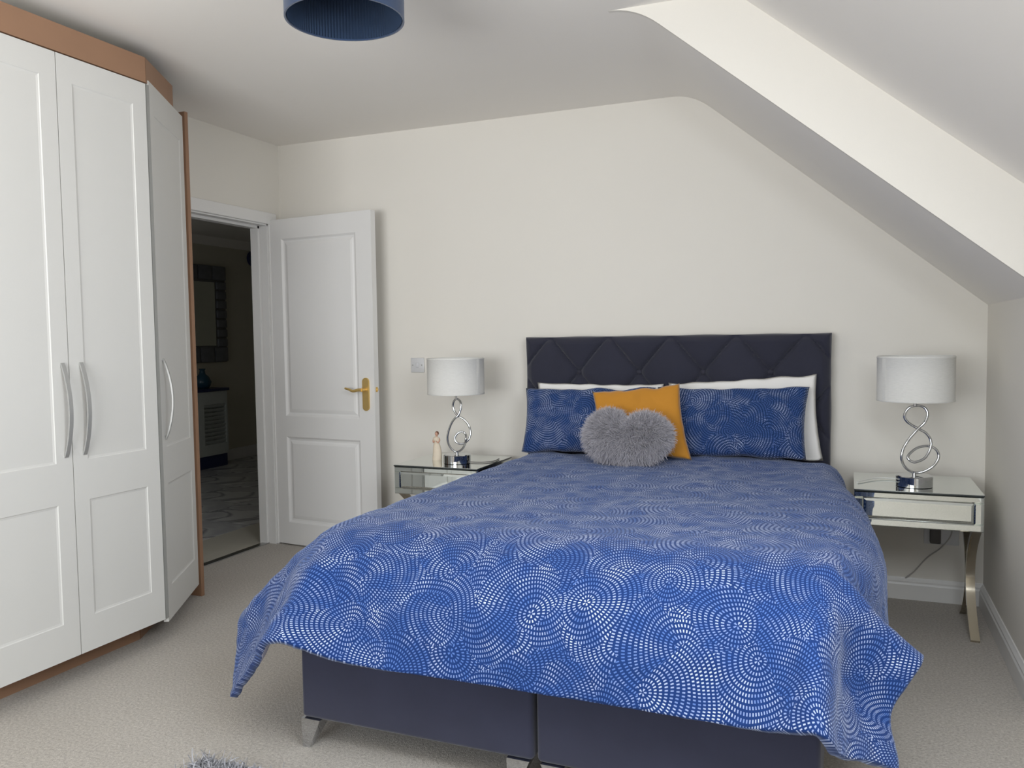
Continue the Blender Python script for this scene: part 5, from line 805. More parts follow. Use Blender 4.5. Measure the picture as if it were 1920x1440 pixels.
-1262,-1923,319,-1241,-1933,347,-1218,-1944,375,-1194,-1954,403,-1169,-1968,428,-1147,-1974,458,-1123,-1981,486,-1099,-1989,515,-1075,-1997,543,-1051,-2005,572,-1028,-2013,601,-1000,-2023,625,-966,-2026,639,-931,-2029,651,-894,-2030,657,-857,-2030,658,-819,-2029,658,-782,-2029,659,-745,-2029,661,-708,-2029,661,-671,-2029,661,-634,-2029,661,-597,-2029,662,-560,-2028,661,-523,-2029,661,-486,-2028,660,-449,-2028,661,-412,-2028,661,-375,-2028,661,-338,-2028,660,-301,-2028,660,-264,-2028,661,-227,-2029,662,-190,-2029,662,-153,-2029,662,-116,-2029,661,-79,-2029,662,-42,-2029,660,-5,-2029,664,32,-2028,660,69,-2029,662,106,-2029,660,143,-2029,662,180,-2028,659,217,-2028,659,254,-2028,659,290,-2028,660,327,-2029,660,365,-2029,660,402,-2029,660,439,-2029,659,474,-2029,659,507,-2029,659,537,-2029,657,565,-2027,652,591,-2023,642,613,-2016,625,629,-2007,601,645,-1999,577,662,-1990,553,680,-1981,530,700,-1973,506,721,-1964,482,744,-1956,458,770,-1948,434,
-1297,-1943,334,-1275,-1953,362,-1252,-1963,390,-1228,-1974,417,-1204,-1985,444,-1179,-1995,472,-1152,-2006,497,-1124,-2017,523,-1095,-2028,547,-1065,-2038,570,-1033,-2046,591,-996,-2050,605,-964,-2057,624,-930,-2062,639,-894,-2063,646,-856,-2063,650,-819,-2062,650,-782,-2062,651,-745,-2062,652,-708,-2062,650,-671,-2061,650,-634,-2061,650,-597,-2061,651,-560,-2061,650,-523,-2061,651,-486,-2062,653,-449,-2061,650,-412,-2061,651,-375,-2061,651,-338,-2062,651,-301,-2061,651,-264,-2062,652,-227,-2062,653,-190,-2061,651,-153,-2062,653,-116,-2062,651,-79,-2061,650,-42,-2062,652,-5,-2061,650,32,-2061,650,69,-2061,650,106,-2062,651,143,-2061,650,180,-2062,651,217,-2062,652,253,-2061,650,290,-2062,651,327,-2061,650,364,-2062,651,402,-2062,650,438,-2062,650,473,-2062,650,505,-2063,649,534,-2061,645,561,-2058,637,585,-2054,626,608,-2048,612,629,-2041,595,647,-2032,576,666,-2023,555,685,-2013,533,706,-2004,512,728,-1994,490,752,-1984,467,778,-1975,445,
-1323,-1974,338,-1299,-1985,364,-1274,-1996,390,-1247,-2007,415,-1219,-2018,439,-1190,-2029,463,-1160,-2039,487,-1129,-2049,510,-1097,-2058,532,-1065,-2067,553,-1031,-2075,573,-995,-2080,589,-964,-2089,611,-929,-2094,626,-893,-2096,634,-855,-2095,636,-818,-2094,635,-782,-2095,640,-745,-2093,637,-708,-2094,640,-671,-2094,638,-634,-2094,639,-597,-2093,638,-560,-2093,638,-523,-2093,638,-486,-2093,638,-449,-2093,638,-412,-2092,636,-375,-2093,638,-338,-2093,636,-301,-2094,639,-264,-2092,636,-227,-2093,638,-190,-2093,637,-153,-2093,637,-116,-2093,637,-79,-2094,639,-42,-2093,637,-5,-2094,639,32,-2093,637,69,-2094,638,106,-2093,637,143,-2094,639,180,-2093,638,216,-2093,636,253,-2093,637,290,-2093,637,327,-2093,637,364,-2093,636,401,-2093,636,438,-2094,636,471,-2094,636,503,-2094,636,532,-2094,634,557,-2090,623,580,-2084,611,603,-2079,598,622,-2071,580,641,-2063,560,659,-2053,540,678,-2044,519,698,-2035,498,721,-2026,477,746,-2017,456,773,-2008,435,
-1335,-2007,328,-1308,-2017,352,-1281,-2027,376,-1251,-2037,399,-1221,-2046,422,-1189,-2055,445,-1157,-2063,467,-1121,-2067,487,-1092,-2081,510,-1062,-2093,533,-1031,-2104,556,-999,-2112,578,-963,-2119,595,-928,-2124,609,-891,-2126,618,-854,-2126,621,-817,-2127,627,-781,-2126,626,-744,-2122,619,-708,-2124,622,-671,-2124,623,-634,-2122,619,-597,-2123,621,-560,-2122,619,-523,-2122,620,-486,-2124,622,-449,-2123,620,-412,-2124,622,-375,-2123,621,-338,-2124,622,-301,-2124,622,-264,-2124,622,-227,-2123,621,-190,-2123,620,-153,-2124,622,-116,-2123,620,-79,-2123,621,-42,-2123,621,-5,-2122,619,32,-2123,620,69,-2123,620,106,-2124,621,143,-2123,620,179,-2123,620,216,-2124,622,253,-2124,622,290,-2124,622,327,-2124,620,364,-2125,622,401,-2125,622,437,-2124,620,470,-2123,618,501,-2124,618,529,-2124,616,554,-2119,606,574,-2110,588,596,-2107,578,611,-2095,556,626,-2083,535,642,-2072,513,660,-2062,492,679,-2052,471,699,-2040,449,726,-2035,430,754,-2028,410,
-1332,-2030,308,-1305,-2039,332,-1276,-2048,355,-1246,-2056,378,-1213,-2063,400,-1180,-2069,421,-1149,-2081,444,-1112,-2084,464,-1081,-2096,487,-1049,-2107,509,-1021,-2123,533,-997,-2139,558,-963,-2148,578,-927,-2154,593,-890,-2158,604,-853,-2158,609,-818,-2149,601,-781,-2150,601,-744,-2153,604,-707,-2151,601,-670,-2153,604,-633,-2153,603,-597,-2151,601,-560,-2152,603,-523,-2152,602,-486,-2151,601,-449,-2151,601,-412,-2151,600,-375,-2151,601,-338,-2151,600,-301,-2151,601,-264,-2151,601,-227,-2152,602,-190,-2151,601,-153,-2151,601,-116,-2151,601,-79,-2153,603,-42,-2151,600,-5,-2152,602,32,-2152,601,69,-2153,603,106,-2151,601,142,-2152,602,179,-2151,600,216,-2151,600,253,-2151,601,290,-2151,600,327,-2152,602,364,-2152,601,401,-2152,601,436,-2154,603,469,-2154,603,499,-2153,600,527,-2153,597,552,-2149,589,573,-2141,575,582,-2122,551,590,-2103,528,604,-2090,506,620,-2079,485,639,-2071,464,660,-2067,444,682,-2057,423,707,-2050,402,734,-2039,381,
-1327,-2049,286,-1300,-2057,310,-1271,-2067,333,-1238,-2071,354,-1205,-2077,376,-1170,-2083,398,-1141,-2099,421,-1105,-2104,441,-1073,-2115,464,-1050,-2134,490,-1025,-2152,515,-995,-2166,538,-962,-2176,559,-926,-2184,577,-888,-2188,588,-850,-2186,588,-818,-2175,579,-781,-2176,578,-744,-2178,580,-707,-2176,578,-670,-2178,580,-634,-2177,579,-597,-2178,580,-560,-2178,580,-523,-2177,578,-486,-2178,580,-449,-2177,579,-412,-2179,580,-375,-2177,579,-338,-2179,580,-301,-2177,578,-264,-2179,581,-227,-2177,579,-190,-2179,580,-153,-2178,579,-116,-2177,578,-79,-2177,578,-42,-2177,578,-5,-2178,579,32,-2178,579,69,-2178,579,106,-2177,578,142,-2177,578,179,-2178,579,216,-2177,578,253,-2179,580,290,-2179,581,327,-2177,578,364,-2179,579,401,-2180,581,436,-2177,577,468,-2181,582,498,-2183,582,525,-2181,577,549,-2175,567,569,-2165,551,581,-2148,529,588,-2128,505,590,-2106,479,603,-2091,457,621,-2081,436,642,-2075,416,663,-2064,395,688,-2055,375,716,-2048,355,
-1319,-2061,263,-1290,-2067,286,-1262,-2079,309,-1231,-2087,332,-1196,-2092,353,-1163,-2102,375,-1135,-2118,399,-1101,-2127,421,-1069,-2140,444,-1049,-2160,470,-1022,-2177,494,-992,-2192,518,-960,-2204,540,-926,-2214,560,-887,-2218,571,-849,-2211,565,-818,-2198,552,-781,-2200,554,-744,-2202,555,-707,-2203,556,-670,-2202,555,-634,-2199,553,-597,-2203,555,-560,-2202,555,-523,-2201,554,-486,-2201,554,-449,-2201,554,-412,-2199,552,-375,-2201,554,-338,-2200,553,-301,-2200,553,-264,-2200,553,-227,-2200,553,-190,-2200,553,-153,-2199,552,-116,-2200,553,-79,-2202,554,-42,-2202,554,-5,-2202,554,32,-2201,553,69,-2200,553,105,-2202,554,142,-2202,554,179,-2201,553,216,-2201,554,253,-2199,552,290,-2201,554,327,-2201,553,364,-2199,551,400,-2202,555,436,-2203,555,468,-2199,553,497,-2208,559,524,-2209,557,548,-2202,546,566,-2190,527,579,-2173,506,585,-2153,481,584,-2129,455,592,-2110,431,607,-2094,409,628,-2084,391,651,-2075,372,678,-2066,354,706,-2058,334,
-1311,-2076,240,-1282,-2083,263,-1253,-2092,286,-1221,-2100,308,-1189,-2109,330,-1155,-2118,352,-1124,-2132,375,-1092,-2146,398,-1070,-2166,424,-1046,-2186,449,-1018,-2202,473,-987,-2216,496,-957,-2231,520,-926,-2243,543,-885,-2246,551,-848,-2235,541,-818,-2220,526,-781,-2221,526,-744,-2220,526,-707,-2221,527,-670,-2220,526,-634,-2222,527,-597,-2223,527,-560,-2222,527,-523,-2219,525,-486,-2221,526,-449,-2222,526,-412,-2222,527,-375,-2222,527,-338,-2223,527,-301,-2222,526,-264,-2221,525,-227,-2222,527,-190,-2221,525,-153,-2221,525,-116,-2222,526,-79,-2221,525,-42,-2220,525,-5,-2221,526,32,-2221,526,69,-2222,526,105,-2221,526,142,-2220,525,179,-2223,527,216,-2220,525,253,-2222,527,290,-2220,525,326,-2223,527,363,-2223,527,400,-2221,526,436,-2223,527,469,-2219,525,496,-2231,533,524,-2235,535,548,-2228,524,561,-2212,502,576,-2197,482,582,-2176,457,584,-2154,432,587,-2131,407,600,-2111,387,621,-2097,370,644,-2084,353,671,-2074,336,699,-2064,316,
-1301,-2088,216,-1273,-2098,240,-1245,-2109,263,-1213,-2117,285,-1180,-2127,307,-1149,-2141,331,-1119,-2155,354,-1089,-2171,378,-1066,-2191,403,-1042,-2210,428,-1011,-2225,451,-977,-2237,473,-949,-2254,497,-925,-2271,523,-884,-2273,531,-848,-2260,517,-817,-2244,501,-781,-2237,496,-744,-2237,496,-707,-2239,498,-671,-2237,496,-634,-2240,498,-597,-2240,497,-560,-2241,498,-523,-2241,498,-486,-2239,497,-449,-2239,497,-412,-2238,496,-375,-2239,496,-338,-2239,497,-301,-2238,496,-264,-2239,497,-227,-2237,496,-190,-2239,496,-153,-2239,497,-116,-2239,497,-79,-2240,497,-42,-2239,497,-5,-2241,497,31,-2238,496,68,-2241,497,105,-2240,497,142,-2239,496,179,-2239,496,216,-2239,496,253,-2239,497,290,-2238,496,327,-2238,496,364,-2240,497,400,-2237,496,437,-2237,496,470,-2237,496,496,-2252,506,523,-2261,512,548,-2254,501,562,-2238,479,576,-2222,458,582,-2201,434,583,-2177,408,588,-2153,387,602,-2132,370,619,-2112,353,643,-2097,337,670,-2085,321,698,-2074,301,
-1292,-2105,193,-1264,-2113,216,-1235,-2124,240,-1205,-2136,263,-1175,-2150,286,-1144,-2164,309,-1117,-2181,334,-1086,-2196,357,-1061,-2215,382,-1035,-2234,406,-1001,-2247,429,-971,-2262,452,-947,-2281,478,-924,-2299,503,-881,-2300,510,-847,-2284,494,-814,-2269,479,-781,-2256,468,-744,-2253,466,-707,-2252,465,-671,-2254,466,-634,-2253,466,-597,-2251,465,-560,-2252,465,-523,-2251,465,-486,-2254,466,-449,-2255,466,-412,-2255,466,-375,-2255,466,-338,-2254,466,-301,-2254,466,-264,-2255,466,-227,-2254,466,-190,-2254,465,-153,-2251,464,-117,-2253,465,-80,-2253,465,-43,-2254,465,-6,-2253,465,31,-2253,465,68,-2253,465,105,-2252,464,142,-2252,465,179,-2255,466,216,-2255,466,253,-2253,465,290,-2255,466,327,-2256,466,364,-2253,465,401,-2255,466,437,-2252,465,471,-2256,467,497,-2272,479,523,-2285,488,549,-2280,479,566,-2265,458,575,-2246,434,578,-2223,409,586,-2201,387,591,-2175,368,606,-2153,353,622,-2130,338,645,-2110,323,672,-2097,307,699,-2084,287,
-1282,-2120,169,-1255,-2131,193,-1226,-2143,216,-1198,-2158,241,-1170,-2174,265,-1140,-2188,288,-1112,-2205,312,-1080,-2220,335,-1052,-2237,360,-1024,-2255,384,-996,-2272,408,-969,-2290,433,-953,-2310,460,-922,-2326,483,-879,-2327,490,-842,-2313,476,-809,-2298,461,-779,-2282,445,-744,-2272,437,-708,-2267,435,-671,-2265,434,-634,-2264,433,-597,-2267,435,-560,-2264,433,-523,-2264,433,-486,-2265,433,-449,-2267,434,-412,-2264,433,-375,-2265,433,-338,-2264,433,-301,-2263,432,-264,-2265,433,-227,-2262,432,-191,-2265,433,-154,-2265,433,-117,-2266,433,-80,-2264,432,-43,-2265,433,-6,-2265,433,31,-2265,433,68,-2267,433,105,-2267,433,142,-2267,433,179,-2266,433,216,-2266,433,253,-2262,432,290,-2263,432,327,-2266,433,364,-2262,432,401,-2266,433,438,-2267,434,471,-2277,440,499,-2292,451,523,-2309,463,550,-2306,456,567,-2290,435,574,-2269,410,577,-2245,385,588,-2223,366,602,-2199,351,610,-2172,336,629,-2149,323,651,-2128,309,678,-2113,294,704,-2098,274,
-1271,-2138,146,-1246,-2152,170,-1220,-2167,195,-1191,-2180,219,-1162,-2196,242,-1136,-2214,267,-1106,-2229,291,-1075,-2245,314,-1050,-2264,339,-1018,-2280,362,-998,-2300,389,-973,-2318,414,-952,-2338,440,-920,-2353,462,-877,-2354,469,-839,-2341,456,-806,-2325,440,-776,-2309,423,-743,-2297,413,-707,-2287,406,-671,-2282,403,-634,-2278,402,-597,-2279,402,-560,-2276,401,-523,-2278,402,-486,-2281,402,-449,-2277,401,-412,-2279,402,-375,-2274,400,-338,-2272,399,-301,-2274,400,-264,-2273,399,-228,-2274,400,-191,-2274,399,-154,-2273,399,-117,-2271,399,-80,-2270,398,-43,-2273,399,-6,-2275,400,31,-2276,400,68,-2274,400,105,-2272,399,142,-2272,399,179,-2274,400,216,-2274,400,253,-2277,401,290,-2275,400,327,-2277,401,364,-2278,401,401,-2281,403,437,-2288,407,470,-2300,415,496,-2317,428,523,-2332,438,552,-2331,433,568,-2314,411,576,-2293,386,579,-2269,363,590,-2245,345,605,-2221,331,621,-2196,319,635,-2169,306,658,-2148,293,683,-2129,278,709,-2113,258,
-1260,-2159,123,-1236,-2173,147,-1209,-2187,172,-1183,-2204,196,-1158,-2222,221,-1129,-2238,245,-1099,-2254,269,-1072,-2272,293,-1045,-2290,318,-1017,-2308,342,-993,-2327,368,-970,-2346,394,-950,-2366,420,-917,-2380,442,-874,-2381,448,-835,-2368,436,-801,-2353,421,-770,-2338,406,-740,-2322,391,-706,-2311,382,-670,-2303,376,-634,-2297,373,-597,-2293,371,-560,-2291,370,-523,-2289,369,-486,-2286,368,-449,-2287,368,-412,-2286,368,-375,-2283,367,-338,-2283,367,-302,-2280,366,-265,-2282,366,-228,-2280,366,-191,-2277,365,-154,-2279,365,-117,-2279,365,-80,-2279,365,-43,-2285,367,-6,-2282,366,31,-2286,367,68,-2281,366,105,-2284,367,142,-2283,367,179,-2285,367,216,-2285,367,253,-2285,367,290,-2289,368,327,-2292,370,364,-2294,371,401,-2298,373,436,-2309,380,468,-2323,389,497,-2339,402,523,-2356,414,554,-2357,410,569,-2339,388,575,-2316,362,584,-2293,340,597,-2269,324,606,-2241,310,628,-2218,299,645,-2192,288,664,-2168,275,691,-2149,261,716,-2132,241,
-1250,-2182,100,-1226,-2196,125,-1201,-2211,150,-1177,-2229,175,-1149,-2246,199,-1124,-2264,224,-1096,-2281,248,-1069,-2299,273,-1043,-2318,298,-1018,-2336,323,-994,-2355,349,-972,-2374,375,-948,-2393,400,-914,-2407,421,-871,-2408,427,-832,-2395,415,-799,-2379,398,-769,-2363,383,-736,-2349,370,-703,-2337,359,-668,-2327,352,-633,-2318,345,-597,-2312,342,-560,-2307,339,-523,-2304,338,-486,-2301,337,-449,-2298,336,-412,-2295,335,-376,-2292,334,-339,-2291,333,-302,-2289,333,-265,-2289,333,-228,-2288,332,-191,-2288,332,-154,-2289,332,-117,-2289,332,-80,-2290,333,-43,-2290,333,-6,-2289,333,31,-2291,333,68,-2290,333,105,-2292,334,142,-2292,334,179,-2296,335,216,-2299,336,253,-2300,336,290,-2304,338,327,-2307,339,363,-2313,342,399,-2320,346,434,-2331,354,465,-2348,366,494,-2365,379,523,-2379,389,555,-2382,387,571,-2363,364,578,-2341,338,584,-2316,316,596,-2291,300,610,-2264,287,628,-2239,276,646,-2213,265,670,-2190,253,694,-2169,238,718,-2151,218,
]
# ================================================================== BEDDING
DNX, DNY = DUV_N
co = np.array(DUV_MM, dtype=float).reshape(DNY, DNX, 3) / 1000.0
uu, vv = np.meshgrid(np.linspace(0, DUV_SIZE[0], DNX), np.linspace(0, DUV_SIZE[1], DNY))
me = grid_mesh('duvet', co, np.stack([uu, -vv], -1))
dv_ = link('duvet', me, [DUVET, LILAC], smooth=180)
ss = dv_.modifiers.new('Subdivision', 'SUBSURF'); ss.levels = 2; ss.render_levels = 2
tx = bpy.data.textures.new('quilt_wrinkles', 'CLOUDS'); tx.noise_scale = .085; tx.noise_depth = 3
dp = dv_.modifiers.new('Displace', 'DISPLACE'); dp.texture = tx; dp.strength = .013; dp.mid_level = .5; dp.texture_coords = 'LOCAL'
so = dv_.modifiers.new('Solidify', 'SOLIDIFY'); so.thickness = .022; so.offset = DUV_OFF; so.material_offset = 1; so.material_offset_rim = 0
tag(dv_, 'blue duvet printed with white dashed swirls draped over the bed', 'duvet')

cushion_specs = [
    ('pillow', (-.955, -.345, .672), (-.262, -.345, .678), (-.285, -.228, .999), (-.968, -.236, .991), .07, PILLOWM, 'blue dashed-swirl pillow on the left, half behind the mustard cushion', 'pillow', 'blue patterned pillows', 1),
    ('pillow', (-.258, -.345, .679), (.420, -.345, .689), (.428, -.228, 1.009), (-.275, -.230, 1.001), .07, PILLOWM, 'blue dashed-swirl pillow on the right, beside the mustard cushion', 'pillow', 'blue patterned pillows', 2),
    ('pillow', (-.93, -.19, .665), (-.27, -.19, .665), (-.262, -.152, 1.014), (-.935, -.152, 1.016), .024, WHITEC, 'white pillow peeking out above the left blue pillow', 'pillow', 'white pillows', 3),
    ('pillow', (-.235, -.19, .665), (.488, -.20, .668), (.455, -.152, 1.066), (-.238, -.152, 1.020), .024, WHITEC, 'white pillow sticking out above and right of the right blue pillow', 'pillow', 'white pillows', 4),
    ('cushion', (-.515, -.480, .690), (-.065, -.475, .684), (-.140, -.375, 1.030), (-.563, -.385, .988), .05, MUSTARD, 'square mustard yellow velvet cushion behind the grey fluffy heart', 'cushion', None, 5),
]
for nm, bl, br, tr, tl, th, m_, lb, ct, gr, sd in cushion_specs:
    o_ = cushion(nm, bl, br, tr, tl, th, m_, seed=sd, pinch=.045 if nm == 'pillow' else .07)
    tag(o_, lb, ct, gr)

# fluffy heart
out = [(870, 735), (818, 585), (748, 490), (620, 450), (480, 475), (370, 570), (312, 720), (330, 880), (420, 1000), (560, 1075), (760, 1105), (1000, 1122), (1180, 1090), (1320, 1010), (1420, 900), (1455, 770), (1420, 660), (1330, 570), (1230, 510), (1120, 490), (1000, 510), (918, 600)]
kx = .448 / 1143
ol = [((x - 880) * kx, (800 - y) * kx * 1.02) for x, y in out]
ol = [(p.x, p.y) for p in smooth_path([(x, y, 0) for x, y in ol], True, 5)]
n_ = len(ol)
tl_ = math.radians(32); ht = Matrix.Translation((-.333, -.602, .798)) @ Matrix.Rotation(-tl_, 4, 'X')   # leans back on the mustard cushion
def hpt(x, z, y): return ht @ Vector((x, y, z))
inset = .86; V = []; F = []; NR = 14
cent = (0, -.02)
bm = B(); rows = []
for side in (1, -1):
    rws = []
    for k in range(NR + 1):
        rho = k / NR; d = .085 * (1 - rho ** 2.2) ** .5 * (1 if side == 1 else .6)
        rws.append([(cent[0] + (x - cent[0]) * inset * rho, cent[1] + (z - cent[1]) * inset * rho, -d * side) for x, z in ol])
    rows.append(rws)
vs = []
for rws in rows:
    g = [[bm.verts.new(hpt(x, z, y)) for x, z, y in r] for r in rws]
    for k in range(NR):
        for i in range(n_):
            bm.faces.new((g[k][i], g[k][(i + 1) % n_], g[k + 1][(i + 1) % n_], g[k + 1][i]))
bmesh.ops.remove_doubles(bm, verts=bm.verts, dist=.0006)
heart = obj('cushion', bm, FURB, smooth=180)
tag(heart, 'heart-shaped grey fluffy cushion leaning on the mustard cushion', 'cushion')
me = heart.data; me.calc_loop_triangles()
tri = np.array([t.vertices[:] for t in me.loop_triangles]); vc = np.array([v.co[:] for v in me.vertices]); vn = np.array([v.normal[:] for v in me.vertices])
def sample(tri, vc, vn, n):
    A_, B_, C_ = vc[tri[:, 0]], vc[tri[:, 1]], vc[tri[:, 2]]
    ar = np.linalg.norm(np.cross(B_ - A_, C_ - A_), axis=1); ix = RNG.choice(len(tri), n, p=ar / ar.sum())
    r1 = np.sqrt(RNG.random(n)); r2 = RNG.random(n); w = np.stack([1 - r1, r1 * (1 - r2), r1 * r2], 1)
    p = (vc[tri[ix]] * w[..., None]).sum(1); q = (vn[tri[ix]] * w[..., None]).sum(1)
    return p, q / (np.linalg.norm(q, axis=1)[:, None] + 1e-9)
p_, q_ = sample(tri, vc, vn, 40000)
clump = np.array([noise.noise_vector(Vector(x) * 45)[:] for x in p_])
q_ = q_ + .55 * clump + .28 * RNG.normal(size=q_.shape); q_[:, 2] -= .12; q_ /= np.linalg.norm(q_, axis=1)[:, None]
keep = p_[:, 2] + q_[:, 2] * .03 > .672
tag(strands('fur', p_[keep], q_[keep], .027 * np.clip(np.linalg.norm(p_[keep] - np.array(hpt((870 - 880) * -kx, (800 - 690) * kx, 0)), axis=1) / .075, .3, 1), .0022, .2, FUR, heart, 2, .2), kind='stuff')

# ================================================================== BEDSIDE TABLES AND LAMPS
def bedside_table(loc, label):
    w, d, zb, zt = .475, .45, .455, .605
    t = thing('bedside_table', label, 'bedside table', loc, 0, 'mirrored bedside tables')
    x0, x1, y0, y1 = -w / 2, w / 2, -d / 2, d / 2
    bx('cabinet_body', (x0 + .004, x1 - .004, y0 + .006, y1, zb + .003, zt - .008), SILVER, t, bev=.002)
    tp = bx('table_top', (x0 - .001, x1 + .001, y0 - .002, y1 + .001, zt - .007, zt - .001), DARKEDGE, t, bev=.001)
    bx('top_mirror', (x0 - .0015, x1 + .0015, y0 + .0005, y1 + .0015, zt - .0015, zt), MIRROR, tp)
    # bevelled mirror strips framing the front
    def strip(xa, xb, za, zc):
        bm = B(); vs = [bm.verts.new(q) for q in ((xa, y0 + .004, za), (xb, y0 + .004, za), (xb, y0 + .004, zc), (xa, y0 + .004, zc))]
        e_ = .004; ws = [bm.verts.new(q) for q in ((xa + e_, y0, za + e_), (xb - e_, y0, za + e_), (xb - e_, y0, zc - e_), (xa + e_, y0, zc - e_))]
        bs = [bm.verts.new((q.co.x, y0 + .008, q.co.z)) for q in vs]
        bm.faces.new(ws); bm.faces.new(bs[::-1])
        for k in range(4):
            bm.faces.new((vs[k], vs[(k + 1) % 4], ws[(k + 1) % 4], ws[k])); bm.faces.new((bs[k], bs[(k + 1) % 4], vs[(k + 1) % 4], vs[k]))
        return obj('mirror_strip', bm, MIRROR, t)
    strip(x0, x1, zt - .034, zt - .008); strip(x0, x1, zb, zb + .030)
    strip(x0, x0 + .034, zb + .031, zt - .035); strip(x1 - .034, x1, zb + .031, zt - .035)
    bm = B(); xa, xb, za, zc = x0 + .036, x1 - .036, zb + .033, zt - .037
    lo = [bm.verts.new(q) for q in ((xa, y0 + .006, za), (xb, y0 + .006, za), (xb, y0 + .006, zc), (xa, y0 + .006, zc))]
    e_ = .009; hi = [bm.verts.new(q) for q in ((xa + e_, y0 + .002, za + e_), (xb - e_, y0 + .002, za + e_), (xb - e_, y0 + .002, zc - e_), (xa + e_, y0 + .002, zc - e_))]
    bb = [bm.verts.new((q.co.x, y0 + .012, q.co.z)) for q in lo]
    bm.faces.new(hi); bm.faces.new(bb[::-1])
    for k in range(4):
        bm.faces.new((lo[k], lo[(k + 1) % 4], hi[(k + 1) % 4], hi[k])); bm.faces.new((bb[k], bb[(k + 1) % 4], lo[(k + 1) % 4], lo[k]))
    obj('drawer', bm, MIRROR, t)
    for s in (-1, 1):   # mirrored flanks
        bx('side_mirror', (s * w / 2 - (.003 if s > 0 else 0), s * w / 2 + (.003 if s < 0 else 0), y0 + .01, y1 - .002, zb + .004, zt - .010), MIRROR, t)
    # curved legs, two to a side, touching half way: ) (
    for sx in (x0 + .022, x1 - .020):
        for s in (-1, 1):
            P = []
            for k in range(19):
                q = k / 18; z = (zb + .003) * (1 - q); bend = (1 - (2 * q - 1) ** 2) ** 1.0
                y = s * (.012 + (.172 + .022 * (q > .5) * (q - .5)) * (1 - bend))
                P.append((sx, y, z))
            bm = B(); tube(bm, P, 0, flat=(.034, .022, Vector((1, 0, 0))))
            obj('leg', bm, STEEL, t, 40)
        bm = B(); tube(bm, [(sx, -.012, .228), (sx, .012, .228)], .012, 12); obj('leg_joint', bm, STEEL, t, 40)
    return t
bedside_table((.857, -.325, 0), 'mirrored bedside table with curved legs right of the bed')
bedside_table((-1.352, -.320, 0), 'mirrored bedside table left of the bed, carrying the figurine')

def lamp(loc, loop, label, seam):
    t = thing('table_lamp', label, 'lamp', loc, 0, 'chrome loop bedside lamps')
    bm = B(); lathe(bm, [(.069, 0), (.072, .002), (.072, .043), (.069, .046), (.01, .0465)], 56); obj('lamp_base', bm, CHROME, t, 30)
    z0 = .0465
    bm = B(); tube(bm, [(0, 0, z0), (0, 0, loop[0][2] + .004)], .0075, 14); obj('stem', bm, CHROME, t, 50)
    P = smooth_path(loop, True, 9); bm = B(); tube(bm, P, .0056, 12, closed=True); obj('loop', bm, CHROME, t, 180)
    zs_, ze_ = LAMP_SH
    zt_ = max(q[2] for q in P)
    bm = B(); tube(bm, [(P[0].x, 0, zt_ - .002), (0, 0, zs_ + .06)], .006, 10)
    lathe(bm, [(.017, zs_ + .03), (.017, zs_ + .075), (.012, zs_ + .08)], 16); obj('socket', bm, CHROME, t, 40)
    bm = B(); lathe(bm, [(.012, zs_ + .078), (.03, zs_ + .11), (.028, zs_ + .135), (.005, zs_ + .15)], 20); obj('bulb', bm, BULB, t, 60)
    bm = B()
    for k in range(3):
        a = 2 * PI * k / 3 + .4; tube(bm, [(0, 0, zs_ + .03), (.147 * math.cos(a), .147 * math.sin(a), zs_ + .03)], .002, 6)
    obj('shade_carrier', bm, CHROME, t)
    R = .149; n = 72
    bm = B(); lathe(bm, [(R - .003, zs_ + .003), (R, zs_ + .001), (R + .001, zs_ + .003), (R + .001, zs_ + .008), (R, zs_ + .009), (R, ze_ - .009), (R + .001, ze_ - .008), (R + .001, ze_ - .002), (R - .002, ze_), (R - .004, ze_ - .003)], n, cap=False)
    sh = obj('lamp_shade', bm, SHADE, t, 60)
    bm = B(); lathe(bm, [(R - .0045, zs_ + .002), (R - .0045, ze_ - .002)], n, cap=False); obj('shade_lining', bm, SHADEIN, sh, 60)
    a0 = seam; bm = B()
    pts = [((R + .0012) * math.cos(a0 + k * .028), (R + .0012) * math.sin(a0 + k * .028)) for k in range(6)]
    inn = [((R + .0002) * math.cos(a0 + k * .028), (R + .0002) * math.sin(a0 + k * .028)) for k in range(6)]
    prism(bm, pts + inn[::-1], 'z', zs_ + .009, ze_ - .009); obj('seam', bm, SHADE, sh)
    return t
LAMP_SH = (.360, .550)
def loop_pts(px, cx, cz, k, depth):
    """px: outline in picture-sheet units -> lamp space"""
    out = []
    for i, (x, y) in enumerate(px):
        out.append(((x - cx) * k, depth[i], (cz - y) * k + .057))
    return out
lr = [(1714, 886), (1699.6, 877.5), (1692, 861), (1694, 842), (1704, 823), (1719, 803.5), (1731, 790), (1735, 775), (1729.5, 764), (1717, 760.5), (1703, 766), (1696.5, 781), (1703, 793), (1719, 803.5), (1733, 812), (1741, 825), (1740, 840), (1731, 857), (1714, 865), (1703.5, 860), (1704, 852), (1718, 840), (1737, 836), (1750, 842), (1755, 855), (1747.5, 871), (1731, 883)]
dr_ = [0, -.012, -.022, -.02, -.012, -.009, -.004, 0, .004, .006, .007, .009, .009, .009, .009, .007, .0, -.012, -.022, -.022, -.014, .004, .014, .016, .014, .010, .004]
lamp_r = lamp((.853, -.405, .605), loop_pts(lr, 1714, 886, 1 / 443, dr_), 'chrome table lamp with wide twisted loop, right of the bed', -2.62)
ll = [(730, 1030), (650, 985), (592, 880), (578, 765), (602, 640), (655, 505), (715, 425), (760, 385), (800, 320), (826, 205), (800, 110), (735, 75), (675, 115), (650, 205), (682, 305), (760, 385), (860, 450), (940, 560), (968, 690), (945, 800), (880, 866), (805, 870), (740, 825), (727, 755), (775, 682), (850, 660), (908, 705), (930, 775), (905, 880), (840, 970)]
